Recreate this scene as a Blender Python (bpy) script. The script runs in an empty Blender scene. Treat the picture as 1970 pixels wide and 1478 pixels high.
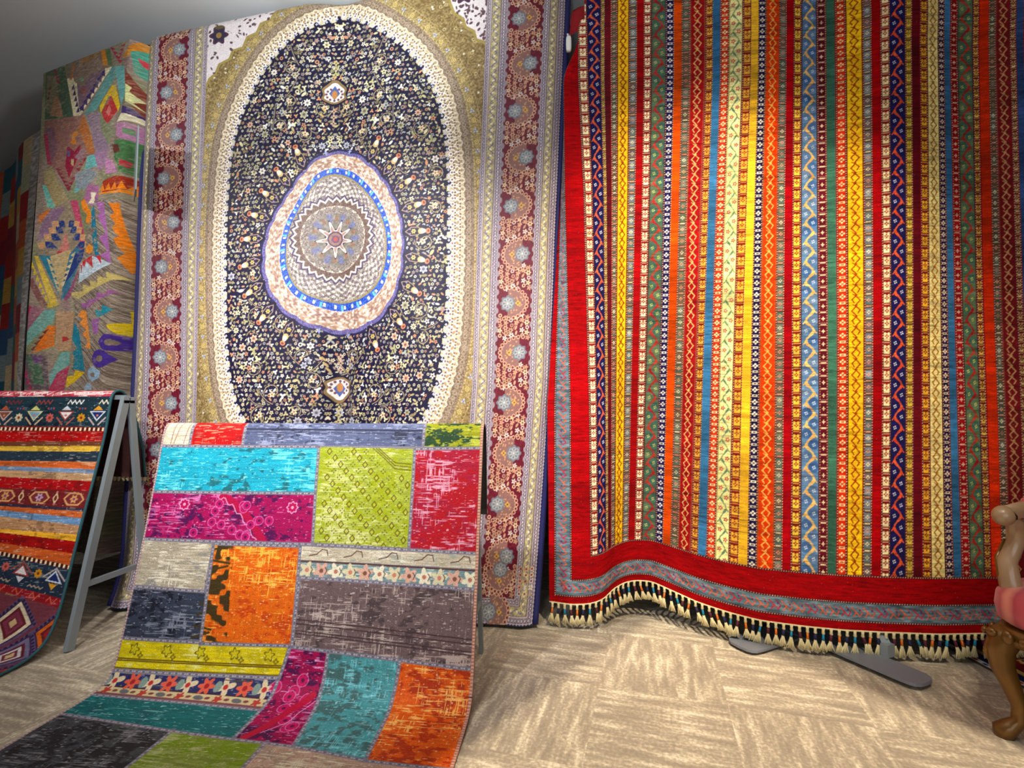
import bpy, math, random
import numpy as np
from mathutils import Vector, Matrix

random.seed(7)
SC = bpy.context.scene
COL = SC.collection
F_PX = 950.0
TH = math.radians(6.6)
PITCH = math.atan(51 / F_PX)
CAM_Z = 1.05

# ------------------------------------------------------------------ camera
cam_data = bpy.data.cameras.new('camera')
cam_data.sensor_width = 36
cam_data.lens = 36 * F_PX / 1970
cam_data.clip_start = 0.02
cam = bpy.data.objects.new('camera', cam_data)
COL.objects.link(cam)
cam.location = (0, 0, CAM_Z)
cam.rotation_euler = (math.pi / 2 + PITCH, 0, TH)
SC.camera = cam

# ------------------------------------------------------------------ world, lamps, exposure
SC.view_settings.view_transform = 'Standard'
SC.view_settings.look = 'None'
SC.view_settings.exposure = 0.0
SC.view_settings.gamma = 1.0
SC.view_settings.use_curve_mapping = False
w = bpy.data.worlds.new('world')
SC.world = w
w.use_nodes = True
w.node_tree.nodes['Background'].inputs[0].default_value = (0.80, 0.86, 1.0, 1)
w.node_tree.nodes['Background'].inputs[1].default_value = 0.11


def spot(name, loc, target, power, angle, blend, size=0.05, col=(1, 1, 1)):
    d = bpy.data.lights.new(name, 'SPOT')
    d.energy = power
    d.spot_size = math.radians(angle)
    d.spot_blend = blend
    d.shadow_soft_size = size
    d.color = col
    o = bpy.data.objects.new(name, d)
    COL.objects.link(o)
    o.location = loc
    o.rotation_euler = (Vector(target) - Vector(loc)).to_track_quat('-Z', 'Y').to_euler()
    return o


WARM = (1.0, 0.86, 0.66)
COOL = (0.95, 0.96, 1.0)
spot('spot_lamp', (-1.25, 0.55, 2.95), (-1.12, 2.45, 1.25), 440, 66, 0.95, 0.05, (1.0, 0.97, 0.98))
spot('spot_lamp', (0.70, 0.35, 2.95), (0.66, 2.4, 1.4), 430, 62, 0.95, 0.05, WARM)
spot('spot_lamp', (-3.3, 0.95, 2.95), (-2.15, 2.5, 1.7), 75, 90, 0.9, 0.015, COOL)
spot('framed_spot_lamp', (0.62, 1.05, 3.20), (0.55, 1.2, 0.0), 430, 70, 0.2, 0.002, WARM)
spot('spot_lamp', (-0.9, -0.3, 2.9), (-1.05, 1.9, 0.6), 165, 40, 0.95, 0.06, (1.0, 0.96, 0.92))
spot('spot_lamp', (-1.6, -0.2, 2.9), (-2.7, 2.3, 1.2), 190, 58, 0.95, 0.06, (1.0, 0.95, 0.9))
# added fill, unseen: a spot turned upward to brighten the ceiling
spot('ceiling_fill_spot', (-0.5, 1.1, 2.55), (-1.35, 2.2, 3.37), 150, 95, 1.0, 0.1, (0.92, 0.98, 1.0))
pl = bpy.data.lights.new('ceiling_fill_point', 'POINT')  # second added fill, an unseen point just below the ceiling
pl.energy = 20
pl.shadow_soft_size = 0.12
pl.color = (0.95, 0.98, 1.0)
po = bpy.data.objects.new('ceiling_fill_point', pl)
COL.objects.link(po)
po.location = (-0.1, 0.9, 2.85)
# added area fill behind the camera, lifts the room and ceiling
ad = bpy.data.lights.new('ambient_fill_light', 'AREA')
ad.energy = 52
ad.shape = 'RECTANGLE'
ad.size = 4.5
ad.size_y = 2.2
ad.color = (0.92, 0.96, 1.0)
ao = bpy.data.objects.new('ambient_fill_light', ad)
COL.objects.link(ao)
ao.location = (0.6, -3.0, 1.5)
ao.rotation_euler = (math.radians(90), 0, 0)


# ------------------------------------------------------------------ measuring helpers
def ray(x, y):
    cx, cy = (x - 985) / F_PX, (739 - y) / F_PX
    fy = math.cos(PITCH) - cy * math.sin(PITCH)
    up = math.sin(PITCH) + cy * math.cos(PITCH)
    return (cx * math.cos(TH) - fy * math.sin(TH), cx * math.sin(TH) + fy * math.cos(TH), up)


def onz(x, y, z=0.0):
    r = ray(x, y)
    t = (z - CAM_Z) / r[2]
    return r[0] * t, r[1] * t


def ony(x, y, Y):
    r = ray(x, y)
    t = Y / r[1]
    return r[0] * t, CAM_Z + r[2] * t


# ------------------------------------------------------------------ object helpers
def link(o, parent=None):
    COL.objects.link(o)
    if parent is not None:
        o.parent = parent
    return o


def tag(o, label=None, cat=None, group=None, kind=None):
    if label: o['label'] = label
    if cat: o['category'] = cat
    if group: o['group'] = group
    if kind: o['kind'] = kind
    return o


def empty(name, loc=(0, 0, 0), rz=0.0):
    o = bpy.data.objects.new(name, None)
    o.location = loc
    o.rotation_euler = (0, 0, rz)
    return link(o)


class MB:
    """collects shapes into one mesh"""

    def __init__(s):
        s.v = []
        s.f = []
        s.m = []
        s.mat = 0

    def add(s, vs, fs):
        b = len(s.v)
        s.v += [tuple(p) for p in vs]
        s.f += [tuple(i + b for i in f) for f in fs]
        s.m += [s.mat] * len(fs)

    def box(s, c, d, M=None):
        vs = [Vector((sx * d[0] / 2, sy * d[1] / 2, sz * d[2] / 2)) for sx in (-1, 1) for sy in (-1, 1) for sz in (-1, 1)]
        if M is not None: vs = [M @ v for v in vs]
        vs = [v + Vector(c) for v in vs]
        s.add(vs, [(0, 1, 3, 2), (4, 6, 7, 5), (0, 4, 5, 1), (2, 3, 7, 6), (0, 2, 6, 4), (1, 5, 7, 3)])

    def bar(s, a, b, wx, wy, ref=(1, 0, 0)):
        """rectangular tube from a to b; wx is its width along ref"""
        a, b = Vector(a), Vector(b)
        d = (b - a).normalized()
        x = Vector(ref)
        x = (x - d * x.dot(d)).normalized()
        y = d.cross(x)
        vs = []
        for p in (a, b):
            for sx, sy in ((-1, -1), (1, -1), (1, 1), (-1, 1)):
                vs.append(p + x * sx * wx / 2 + y * sy * wy / 2)
        s.add(vs, [(3, 2, 1, 0), (4, 5, 6, 7), (0, 1, 5, 4), (1, 2, 6, 5), (2, 3, 7, 6), (3, 0, 4, 7)])

    def tube(s, pts, rad, n=12, flat=1.0, cap=True, up=None):
        pts = [Vector(p) for p in pts]
        if not hasattr(rad, '__len__'): rad = [rad] * len(pts)
        rings = []
        prev = Vector(up) if up else None
        for i, p in enumerate(pts):
            d = (pts[min(i + 1, len(pts) - 1)] - pts[max(i - 1, 0)]).normalized()
            if prev is None: prev = Vector((0, 0, 1)) if abs(d.z) < 0.9 else Vector((1, 0, 0))
            x = (prev - d * prev.dot(d)).normalized()
            prev = x
            y = d.cross(x)
            rings.append([p + (x * math.cos(a) + y * math.sin(a) * flat) * rad[i] for a in [k * 2 * math.pi / n for k in range(n)]])
        vs = [q for r in rings for q in r]
        fs = []
        for i in range(len(rings) - 1):
            for k in range(n):
                fs.append((i * n + k, i * n + (k + 1) % n, (i + 1) * n + (k + 1) % n, (i + 1) * n + k))
        if cap:
            fs.append(tuple(range(n))[::-1])
            fs.append(tuple((len(rings) - 1) * n + k for k in range(n)))
        s.add(vs, fs)

    def ball(s, c, r, nu=14, nv=9, p=1.0, M=None):
        """ellipsoid (p=1) to rounded box (p small)"""
        vs, fs = [], []
        sg = lambda t: math.copysign(abs(t) ** p, t)
        for j in range(nv + 1):
            ph = -math.pi / 2 + math.pi * j / nv
            for i in range(nu):
                a = 2 * math.pi * i / nu
                v = Vector((r[0] * sg(math.cos(ph)) * sg(math.cos(a)), r[1] * sg(math.cos(ph)) * sg(math.sin(a)), r[2] * sg(math.sin(ph))))
                if M is not None: v = M @ v
                vs.append(v + Vector(c))
        for j in range(nv):
            for i in range(nu):
                fs.append((j * nu + i, j * nu + (i + 1) % nu, (j + 1) * nu + (i + 1) % nu, (j + 1) * nu + i))
        s.add(vs, fs)

    def prism(s, outline, z0, z1):
        n = len(outline)
        vs = [(x, y, z0) for x, y in outline] + [(x, y, z1) for x, y in outline]
        fs = [tuple(range(n))[::-1], tuple(range(n, 2 * n))]
        fs += [(i, (i + 1) % n, n + (i + 1) % n, n + i) for i in range(n)]
        s.add(vs, fs)

    def build(s, name, mats, parent=None, smooth=False):
        me = bpy.data.meshes.new(name)
        me.from_pydata(s.v, [], s.f)
        for m in (mats if isinstance(mats, (list, tuple)) else [mats]): me.materials.append(m)
        me.polygons.foreach_set('material_index', s.m)
        if smooth: me.polygons.foreach_set('use_smooth', [True] * len(s.f))
        me.update()
        return link(bpy.data.objects.new(name, me), parent)


def grid_mesh(name, P, img, mat, parent=None):
    """P: ny,nx,3 points; img: ny,nx,3 dye colours woven at those points"""
    ny, nx = P.shape[:2]
    me = bpy.data.meshes.new(name)
    me.vertices.add(ny * nx)
    me.vertices.foreach_set('co', P.reshape(-1).astype(np.float32))
    a = (np.arange(ny - 1)[:, None] * nx + np.arange(nx - 1)[None, :]).reshape(-1)
    q = np.stack([a, a + 1, a + nx + 1, a + nx], 1).astype(np.int32)
    nq = len(q)
    me.loops.add(nq * 4)
    me.loops.foreach_set('vertex_index', q.reshape(-1))
    me.polygons.add(nq)
    me.polygons.foreach_set('loop_start', (np.arange(nq) * 4).astype(np.int32))
    me.update(calc_edges=True)
    me.polygons.foreach_set('use_smooth', np.ones(nq, dtype=bool))
    if img is not None:
        ca = me.color_attributes.new('dye', 'BYTE_COLOR', 'POINT')
        c = np.ones((ny * nx, 4), np.float32)
        c[:, :3] = np.clip(img.reshape(-1, 3) / 255.0, 0, 1)
        ca.data.foreach_set('color_srgb', c.reshape(-1))
    me.materials.append(mat)
    return link(bpy.data.objects.new(name, me), parent)


def slab(name, P, off, thick, mat, parent=None):
    """closed sheet behind the surface P (normals from the grid), for a carpet's woven back"""
    ny, nx = P.shape[:2]
    du = np.gradient(P, axis=1)
    dv = np.gradient(P, axis=0)
    n = np.cross(du, dv)
    n /= np.linalg.norm(n, axis=2, keepdims=True) + 1e-9
    A = P + n * off
    B = P + n * (off + thick)
    vs = np.concatenate([A.reshape(-1, 3), B.reshape(-1, 3)])
    N = ny * nx
    fs = []
    for j in range(ny - 1):
        for i in range(nx - 1):
            a = j * nx + i
            fs.append((a, a + 1, a + nx + 1, a + nx))
            fs.append((N + a, N + a + nx, N + a + nx + 1, N + a + 1))
    for j in range(ny - 1):
        for a in (j * nx, j * nx + nx - 1):
            fs.append((a, a + nx, N + a + nx, N + a))
    for i in range(nx - 1):
        for a in (i, (ny - 1) * nx + i):
            fs.append((a, a + 1, N + a + 1, N + a))
    me = bpy.data.meshes.new(name)
    me.from_pydata([tuple(p) for p in vs], [], fs)
    me.polygons.foreach_set('use_smooth', [True] * len(fs))
    me.materials.append(mat)
    me.update()
    return link(bpy.data.objects.new(name, me), parent)


# ------------------------------------------------------------------ materials
def srgb(c):
    return tuple(((x / 255) / 12.92 if x / 255 <= 0.04045 else ((x / 255 + 0.055) / 1.055) ** 2.4) for x in c)


def new_mat(name):
    m = bpy.data.materials.new(name)
    m.use_nodes = True
    nt = m.node_tree
    return m, nt, nt.nodes['Principled BSDF']


def simple(name, col, rough=0.5, metal=0.0, var=0.12, scale=30, bump=0.0, spec=0.5, coat=0.0):
    m, nt, b = new_mat(name)
    N, L = nt.nodes, nt.links
    tc = N.new('ShaderNodeTexCoord')
    no = N.new('ShaderNodeTexNoise')
    no.inputs['Scale'].default_value = scale
    no.inputs['Detail'].default_value = 5
    L.new(tc.outputs['Object'], no.inputs['Vector'])
    mx = N.new('ShaderNodeMix')
    mx.data_type = 'RGBA'
    c = srgb(col)
    mx.inputs[6].default_value = (*[v * (1 - var) for v in c], 1)
    mx.inputs[7].default_value = (*[min(1, v * (1 + var)) for v in c], 1)
    L.new(no.outputs['Fac'], mx.inputs[0])
    L.new(mx.outputs[2], b.inputs['Base Color'])
    b.inputs['Roughness'].default_value = rough
    b.inputs['Metallic'].default_value = metal
    b.inputs['Specular IOR Level'].default_value = spec
    b.inputs['Coat Weight'].default_value = coat
    if bump:
        bp = N.new('ShaderNodeBump')
        bp.inputs['Strength'].default_value = bump
        bp.inputs['Distance'].default_value = 0.002
        L.new(no.outputs['Fac'], bp.inputs['Height'])
        L.new(bp.outputs[0], b.inputs['Normal'])
    return m


def pile(name, sheen=0.2, rough=0.75, bump=0.5, scale=260, stretch=(1, 1, 1), spec=0.3, var=0.25):
    """woven pile: dyed yarn colour, yarn-to-yarn variation and a knotted relief"""
    m, nt, b = new_mat(name)
    N, L = nt.nodes, nt.links
    at = N.new('ShaderNodeAttribute')
    at.attribute_name = 'dye'
    tc = N.new('ShaderNodeTexCoord')
    mp = N.new('ShaderNodeMapping')
    mp.inputs['Scale'].default_value = stretch
    L.new(tc.outputs['Object'], mp.inputs['Vector'])
    no = N.new('ShaderNodeTexNoise')
    no.inputs['Scale'].default_value = scale
    no.inputs['Detail'].default_value = 3
    L.new(mp.outputs[0], no.inputs['Vector'])
    mr = N.new('ShaderNodeMapRange')
    mr.inputs['From Min'].default_value = 0.3
    mr.inputs['From Max'].default_value = 0.7
    mr.inputs['To Min'].default_value = 1 - var
    mr.inputs['To Max'].default_value = 1 + var
    L.new(no.outputs['Fac'], mr.inputs[0])
    vm = N.new('ShaderNodeVectorMath')
    vm.operation = 'SCALE'
    L.new(at.outputs['Color'], vm.inputs[0])
    L.new(mr.outputs[0], vm.inputs['Scale'])
    L.new(vm.outputs[0], b.inputs['Base Color'])
    b.inputs['Roughness'].default_value = rough
    b.inputs['Specular IOR Level'].default_value = spec
    b.inputs['Sheen Weight'].default_value = sheen
    b.inputs['Sheen Roughness'].default_value = 0.4
    bp = N.new('ShaderNodeBump')
    bp.inputs['Strength'].default_value = bump
    bp.inputs['Distance'].default_value = 0.003
    L.new(no.outputs['Fac'], bp.inputs['Height'])
    L.new(bp.outputs[0], b.inputs['Normal'])
    return m


M_WOOL = pile('wool_pile', 0.0, 0.85, 0.45, 240, (1, 1, 1.6), 0.08)
M_SILK = pile('silk_pile', 0.06, 0.5, 0.35, 300, (1.4, 1, 0.8), 0.28, 0.22)
M_WORN = pile('worn_pile', 0.0, 0.6, 0.7, 260, (1, 1, 1), 0.2, 0.22)
M_FLAT = pile('flat_weave', 0.05, 0.85, 0.4, 200, (0.5, 1, 2.5), 0.2, 0.22)
M_NAVY = simple('navy_binding', (20, 22, 84), 0.75, var=0.25, scale=90, bump=0.4)
M_TEALB = simple('teal_binding', (38, 84, 92), 0.8, var=0.3, scale=90, bump=0.4)
M_BACK_D = simple('carpet_back_dark', (70, 62, 58), 0.95, var=0.3, scale=120, bump=0.5)
M_BACK_R = simple('carpet_back_red', (120, 16, 18), 0.95, var=0.3, scale=120, bump=0.5)
M_BACK_M = simple('carpet_back_maroon', (74, 34, 34), 0.95, var=0.4, scale=60, bump=0.5)
M_STEEL = simple('grey_painted_steel', (146, 156, 162), 0.42, 0.35, 0.06, 12)
M_PLATE = simple('grey_foot_steel', (128, 132, 142), 0.5, 0.3, 0.06, 12)
M_GILT = simple('gilt_wood', (116, 78, 24), 0.36, 0.4, 0.35, 14, 0.5, 0.5, 0.3)
M_IVORY = simple('ivory_lacquer', (158, 128, 96), 0.3, 0.0, 0.15, 12, 0.2, 0.5, 0.5)
M_CREAM = simple('cream_cotton', (214, 200, 152), 0.9, var=0.2, scale=300, bump=0.5)
M_WHITEP = simple('white_plastic', (225, 225, 220), 0.35, var=0.03)
M_WALL = simple('grey_wall_paint', (120, 122, 128), 0.9, var=0.04, scale=3)
M_CEIL = simple('ceiling_paint', (226, 228, 230), 0.9, var=0.03, scale=2)


def mat_pink():
    m, nt, b = new_mat('pink_satin_stripe')
    N, L = nt.nodes, nt.links
    tc = N.new('ShaderNodeTexCoord')
    wv = N.new('ShaderNodeTexWave')
    wv.inputs['Scale'].default_value = 3.2
    wv.inputs['Distortion'].default_value = 0.6
    L.new(tc.outputs['Object'], wv.inputs['Vector'])
    cr = N.new('ShaderNodeValToRGB')
    cr.color_ramp.elements[0].color = (*srgb((196, 70, 84)), 1)
    cr.color_ramp.elements[1].color = (*srgb((214, 128, 110)), 1)
    cr.color_ramp.elements.new(0.55).color = (*srgb((176, 48, 70)), 1)
    L.new(wv.outputs['Fac'], cr.inputs[0])
    L.new(cr.outputs[0], b.inputs['Base Color'])
    b.inputs['Roughness'].default_value = 0.45
    b.inputs['Sheen Weight'].default_value = 0.3
    return m


def mat_floor():
    """carpet tiles laid quarter-turned, each with streaks along its own grain"""
    m, nt, b = new_mat('streaked_carpet_tile')
    N, L = nt.nodes, nt.links
    tc = N.new('ShaderNodeTexCoord')
    mp = N.new('ShaderNodeMapping')
    mp.inputs['Rotation'].default_value = (0, 0, math.radians(9.5))
    mp.inputs['Location'].default_value = (0.22, 0.31, 0)
    L.new(tc.outputs['Object'], mp.inputs['Vector'])
    ch = N.new('ShaderNodeTexChecker')
    ch.inputs['Scale'].default_value = 2.2
    ch.inputs['Color1'].default_value = (0, 0, 0, 1)
    ch.inputs['Color2'].default_value = (1, 1, 1, 1)
    L.new(mp.outputs[0], ch.inputs['Vector'])

    def streak(sc):
        mq = N.new('ShaderNodeMapping')
        mq.inputs['Scale'].default_value = sc
        L.new(mp.outputs[0], mq.inputs['Vector'])
        n = N.new('ShaderNodeTexNoise')
        n.inputs['Scale'].default_value = 1.0
        n.inputs['Detail'].default_value = 4
        n.inputs['Roughness'].default_value = 0.6
        L.new(mq.outputs[0], n.inputs['Vector'])
        return n

    s1, s2 = streak((5, 30, 1)), streak((30, 5, 1))
    mx = N.new('ShaderNodeMix')
    L.new(ch.outputs['Fac'], mx.inputs[0])
    L.new(s1.outputs['Fac'], mx.inputs[2])
    L.new(s2.outputs['Fac'], mx.inputs[3])
    fine = N.new('ShaderNodeTexNoise')
    fine.inputs['Scale'].default_value = 90
    fine.inputs['Detail'].default_value = 4
    L.new(mp.outputs[0], fine.inputs['Vector'])
    ad_ = N.new('ShaderNodeMath')
    ad_.operation = 'MULTIPLY_ADD'
    ad_.inputs[1].default_value = 0.55
    L.new(fine.outputs['Fac'], ad_.inputs[0])
    L.new(mx.outputs[0], ad_.inputs[2])
    cr = N.new('ShaderNodeValToRGB')
    e = cr.color_ramp.elements
    e[0].position, e[0].color = 0.58, (*srgb((150, 138, 120)), 1)
    e[1].position, e[1].color = 0.98, (*srgb((226, 214, 188)), 1)
    e.new(0.74).color = (*srgb((166, 153, 133)), 1)
    e.new(0.84).color = (*srgb((188, 174, 150)), 1)
    L.new(ad_.outputs[0], cr.inputs[0])
    L.new(cr.outputs[0], b.inputs['Base Color'])
    b.inputs['Roughness'].default_value = 0.8
    b.inputs['Specular IOR Level'].default_value = 0.25
    bp = N.new('ShaderNodeBump')
    bp.inputs['Strength'].default_value = 0.5
    bp.inputs['Distance'].default_value = 0.002
    L.new(ad_.outputs[0], bp.inputs['Height'])
    L.new(bp.outputs[0], b.inputs['Normal'])
    return m


M_PINK = mat_pink()
M_FLOOR = mat_floor()

# ------------------------------------------------------------------ the room
CEIL = 3.37


def struct(name, c, d, mat):
    m = MB()
    m.box(c, d)
    o = m.build(name, mat)
    o['kind'] = 'structure'
    return o


struct('floor', (-1.0, 0.8, -0.05), (11.4, 8.0, 0.1), M_FLOOR)
struct('ceiling', (-1.0, 0.8, CEIL + 0.05), (11.4, 8.0, 0.1), M_CEIL)
struct('wall_back', (-1.0, 4.75, CEIL / 2), (11.2, 0.1, CEIL - 0.004), M_WALL)
struct('wall_left', (-6.65, 0.8, CEIL / 2), (0.1, 7.8, CEIL - 0.004), M_WALL)
struct('wall_right', (4.65, 0.8, CEIL / 2), (0.1, 7.8, CEIL - 0.004), M_WALL)
struct('wall_front', (-1.0, -3.15, CEIL / 2), (11.2, 0.1, CEIL - 0.004), M_WALL)

# ------------------------------------------------------------------ pattern drawing
rng = np.random.default_rng(11)


def vnoise(ny, nx, sy, sx, seed=0):
    """smooth value noise 0..1 with feature sizes sy, sx in samples"""
    r = np.random.default_rng(seed)
    gy, gx = int(ny / sy) + 3, int(nx / sx) + 3
    g = r.random((gy, gx)).astype(np.float32)
    y = np.arange(ny) / sy
    x = np.arange(nx) / sx
    iy, ix = y.astype(int), x.astype(int)
    fy, fx = (y - iy)[:, None], (x - ix)[None, :]
    fy = fy * fy * (3 - 2 * fy)
    fx = fx * fx * (3 - 2 * fx)
    a = g[iy][:, ix]
    b = g[iy][:, ix + 1]
    c = g[iy + 1][:, ix]
    d = g[iy + 1][:, ix + 1]
    return ((a * (1 - fx) + b * fx) * (1 - fy) + (c * (1 - fx) + d * fx) * fy).astype(np.float32)


def streaks(ny, nx, sy, sx, seed=0):
    return 0.5 * vnoise(ny, nx, sy, sx, seed) + 0.3 * vnoise(ny, nx, max(1, sy / 2), max(1, sx / 2), seed + 1) + 0.2 * vnoise(ny, nx, max(1, sy / 4), max(1, sx / 4), seed + 2)


class Canvas:
    def __init__(s, u0, u1, v0, v1, nx, ny, base=(128, 128, 128)):
        s.u0, s.u1, s.v0, s.v1, s.nx, s.ny = u0, u1, v0, v1, nx, ny
        s.du = (u1 - u0) / (nx - 1)
        s.dv = (v1 - v0) / (ny - 1)
        s.U = np.linspace(u0, u1, nx, dtype=np.float32)
        s.V = np.linspace(v0, v1, ny, dtype=np.float32)
        s.img = np.empty((ny, nx, 3), np.float32)
        s.img[:] = base
        s.px = abs(s.du)

    def win(s, ua, ub, va, vb):
        i0 = max(0, int((min(ua, ub) - s.u0) / s.du) - 1)
        i1 = min(s.nx, int((max(ua, ub) - s.u0) / s.du) + 3)
        ja, jb = (va - s.v0) / s.dv, (vb - s.v0) / s.dv
        j0 = max(0, int(min(ja, jb)) - 1)
        j1 = min(s.ny, int(max(ja, jb)) + 3)
        if i1 <= i0 or j1 <= j0: return None
        return slice(j0, j1), slice(i0, i1), s.U[None, i0:i1], s.V[j0:j1, None]

    def put(s, W, a, col):
        a = np.clip(a, 0, 1)[..., None]
        t = s.img[W[0], W[1]]
        t *= 1 - a
        t += a * np.asarray(col, np.float32)

    def soft(s, d):
        return 0.5 - d / s.px

    def disc(s, c, r, col, ry=None, ang=0.0, ring=None):
        ry = r if ry is None else ry
        R = max(r, ry) + 2 * s.px
        W = s.win(c[0] - R, c[0] + R, c[1] - R, c[1] + R)
        if W is None: return
        x, y = W[2] - c[0], W[3] - c[1]
        if ang:
            ca, sa = math.cos(ang), math.sin(ang)
            x, y = x * ca + y * sa, -x * sa + y * ca
        q = np.sqrt((x / r) ** 2 + (y / ry) ** 2)
        d = (q - 1) * min(r, ry)
        if ring is not None: d = np.abs(d) - ring / 2
        s.put(W, s.soft(d), col)

    def flower(s, c, r, n, col, core=None, amp=0.25, ph=0.0, edge=None):
        R = r * (1 + amp) + 2 * s.px
        W = s.win(c[0] - R, c[0] + R, c[1] - R, c[1] + R)
        if W is None: return
        x, y = W[2] - c[0], W[3] - c[1]
        q = np.sqrt(x * x + y * y)
        a = np.arctan2(y, x)
        rr = r * (1 + amp * np.cos(n * (a + ph)))
        if edge is not None:
            s.put(W, s.soft(q - rr), edge)
            s.put(W, s.soft(q - rr * 0.72), col)
        else:
            s.put(W, s.soft(q - rr), col)
        if core is not None: s.put(W, s.soft(q - r * 0.35), core)

    def line(s, pts, wd, col):
        pts = np.asarray(pts, np.float32)
        for k in range(len(pts) - 1):
            a, b = pts[k], pts[k + 1]
            h = wd / 2 + s.px * 2
            W = s.win(min(a[0], b[0]) - h, max(a[0], b[0]) + h, min(a[1], b[1]) - h, max(a[1], b[1]) + h)
            if W is None: continue
            dx, dy = b - a
            L2 = dx * dx + dy * dy + 1e-12
            t = np.clip(((W[2] - a[0]) * dx + (W[3] - a[1]) * dy) / L2, 0, 1)
            d = np.sqrt((W[2] - a[0] - t * dx) ** 2 + (W[3] - a[1] - t * dy) ** 2) - wd / 2
            s.put(W, s.soft(d), col)

    def mask(s, pts):
        pts = np.asarray(pts, np.float64)
        W = s.win(pts[:, 0].min(), pts[:, 0].max(), pts[:, 1].min(), pts[:, 1].max())
        if W is None: return None, None
        acc = 0
        for ox in (-0.25, 0.25):
            X = np.broadcast_to(W[2] + ox * s.px, (W[3].shape[0], W[2].shape[1]))
            Y = np.broadcast_to(W[3], X.shape)
            ins = np.zeros(X.shape, bool)
            n = len(pts)
            for k in range(n):
                x0, y0 = pts[k]
                x1, y1 = pts[(k + 1) % n]
                if y0 == y1: continue
                c = (Y > y0) != (Y > y1)
                ins ^= c & (X < (x1 - x0) * (Y - y0) / (y1 - y0) + x0)
            acc = acc + ins.astype(np.float32) * 0.5
        return W, acc

    def poly(s, pts, col):
        W, m = s.mask(pts)
        if W is not None: s.put(W, m, col)
        return W, m

    def rect(s, ua, ub, va, vb, col):
        W = s.win(ua, ub, va, vb)
        if W is None: return
        a = s.soft(np.maximum(np.maximum(ua - W[2], W[2] - ub), -1e9)) * 1.0
        b_ = np.clip(0.5 - np.maximum(min(va, vb) - W[3], W[3] - max(va, vb)) / abs(s.dv), 0, 1)
        s.put(W, np.clip(a, 0, 1) * b_, col)


def mixc(a, b, t):
    return tuple(a[i] * (1 - t) + b[i] * t for i in range(3))


def resample(pts, n, closed=True):
    pts = np.asarray(pts, float)
    if closed: pts = np.vstack([pts, pts[:1]])
    d = np.r_[0, np.cumsum(np.hypot(*np.diff(pts, axis=0).T))]
    t = np.linspace(0, d[-1], n, endpoint=not closed)
    return np.stack([np.interp(t, d, pts[:, 0]), np.interp(t, d, pts[:, 1])], 1)


def smooth_closed(pts, it=3):
    p = np.asarray(pts, float)
    for _ in range(it):
        q = 0.75 * p + 0.25 * np.roll(p, -1, 0)
        r = 0.25 * p + 0.75 * np.roll(p, -1, 0)
        p = np.empty((len(q) * 2, 2))
        p[0::2] = q
        p[1::2] = r
    return p


# ================================================================== 1. navy medallion carpet
HW = 1.22
ZT = 3.36


def plane_n(z):
    return 2.50 - 0.026 * (3.1 - z)


def edges_n(z):
    L = np.interp(z, [0.0, 0.3, 1.17, 2.05, 3.2], [-2.40, -2.385, -2.405, -2.44, -2.465])
    R = np.interp(z, [0.0, 1.17, 1.95, 3.2, 3.4], [-0.182, -0.095, -0.066, -0.006, 0.0])
    return L, R


def pn(x, y):
    """photo point to carpet coordinates on the hanging plane"""
    z = 1.5
    for _ in range(6):
        X, z = ony(x, y, plane_n(z))
    L, R = edges_n(z)
    return ((X - L) / (R - L) * 2 - 1) * HW, z


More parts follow.
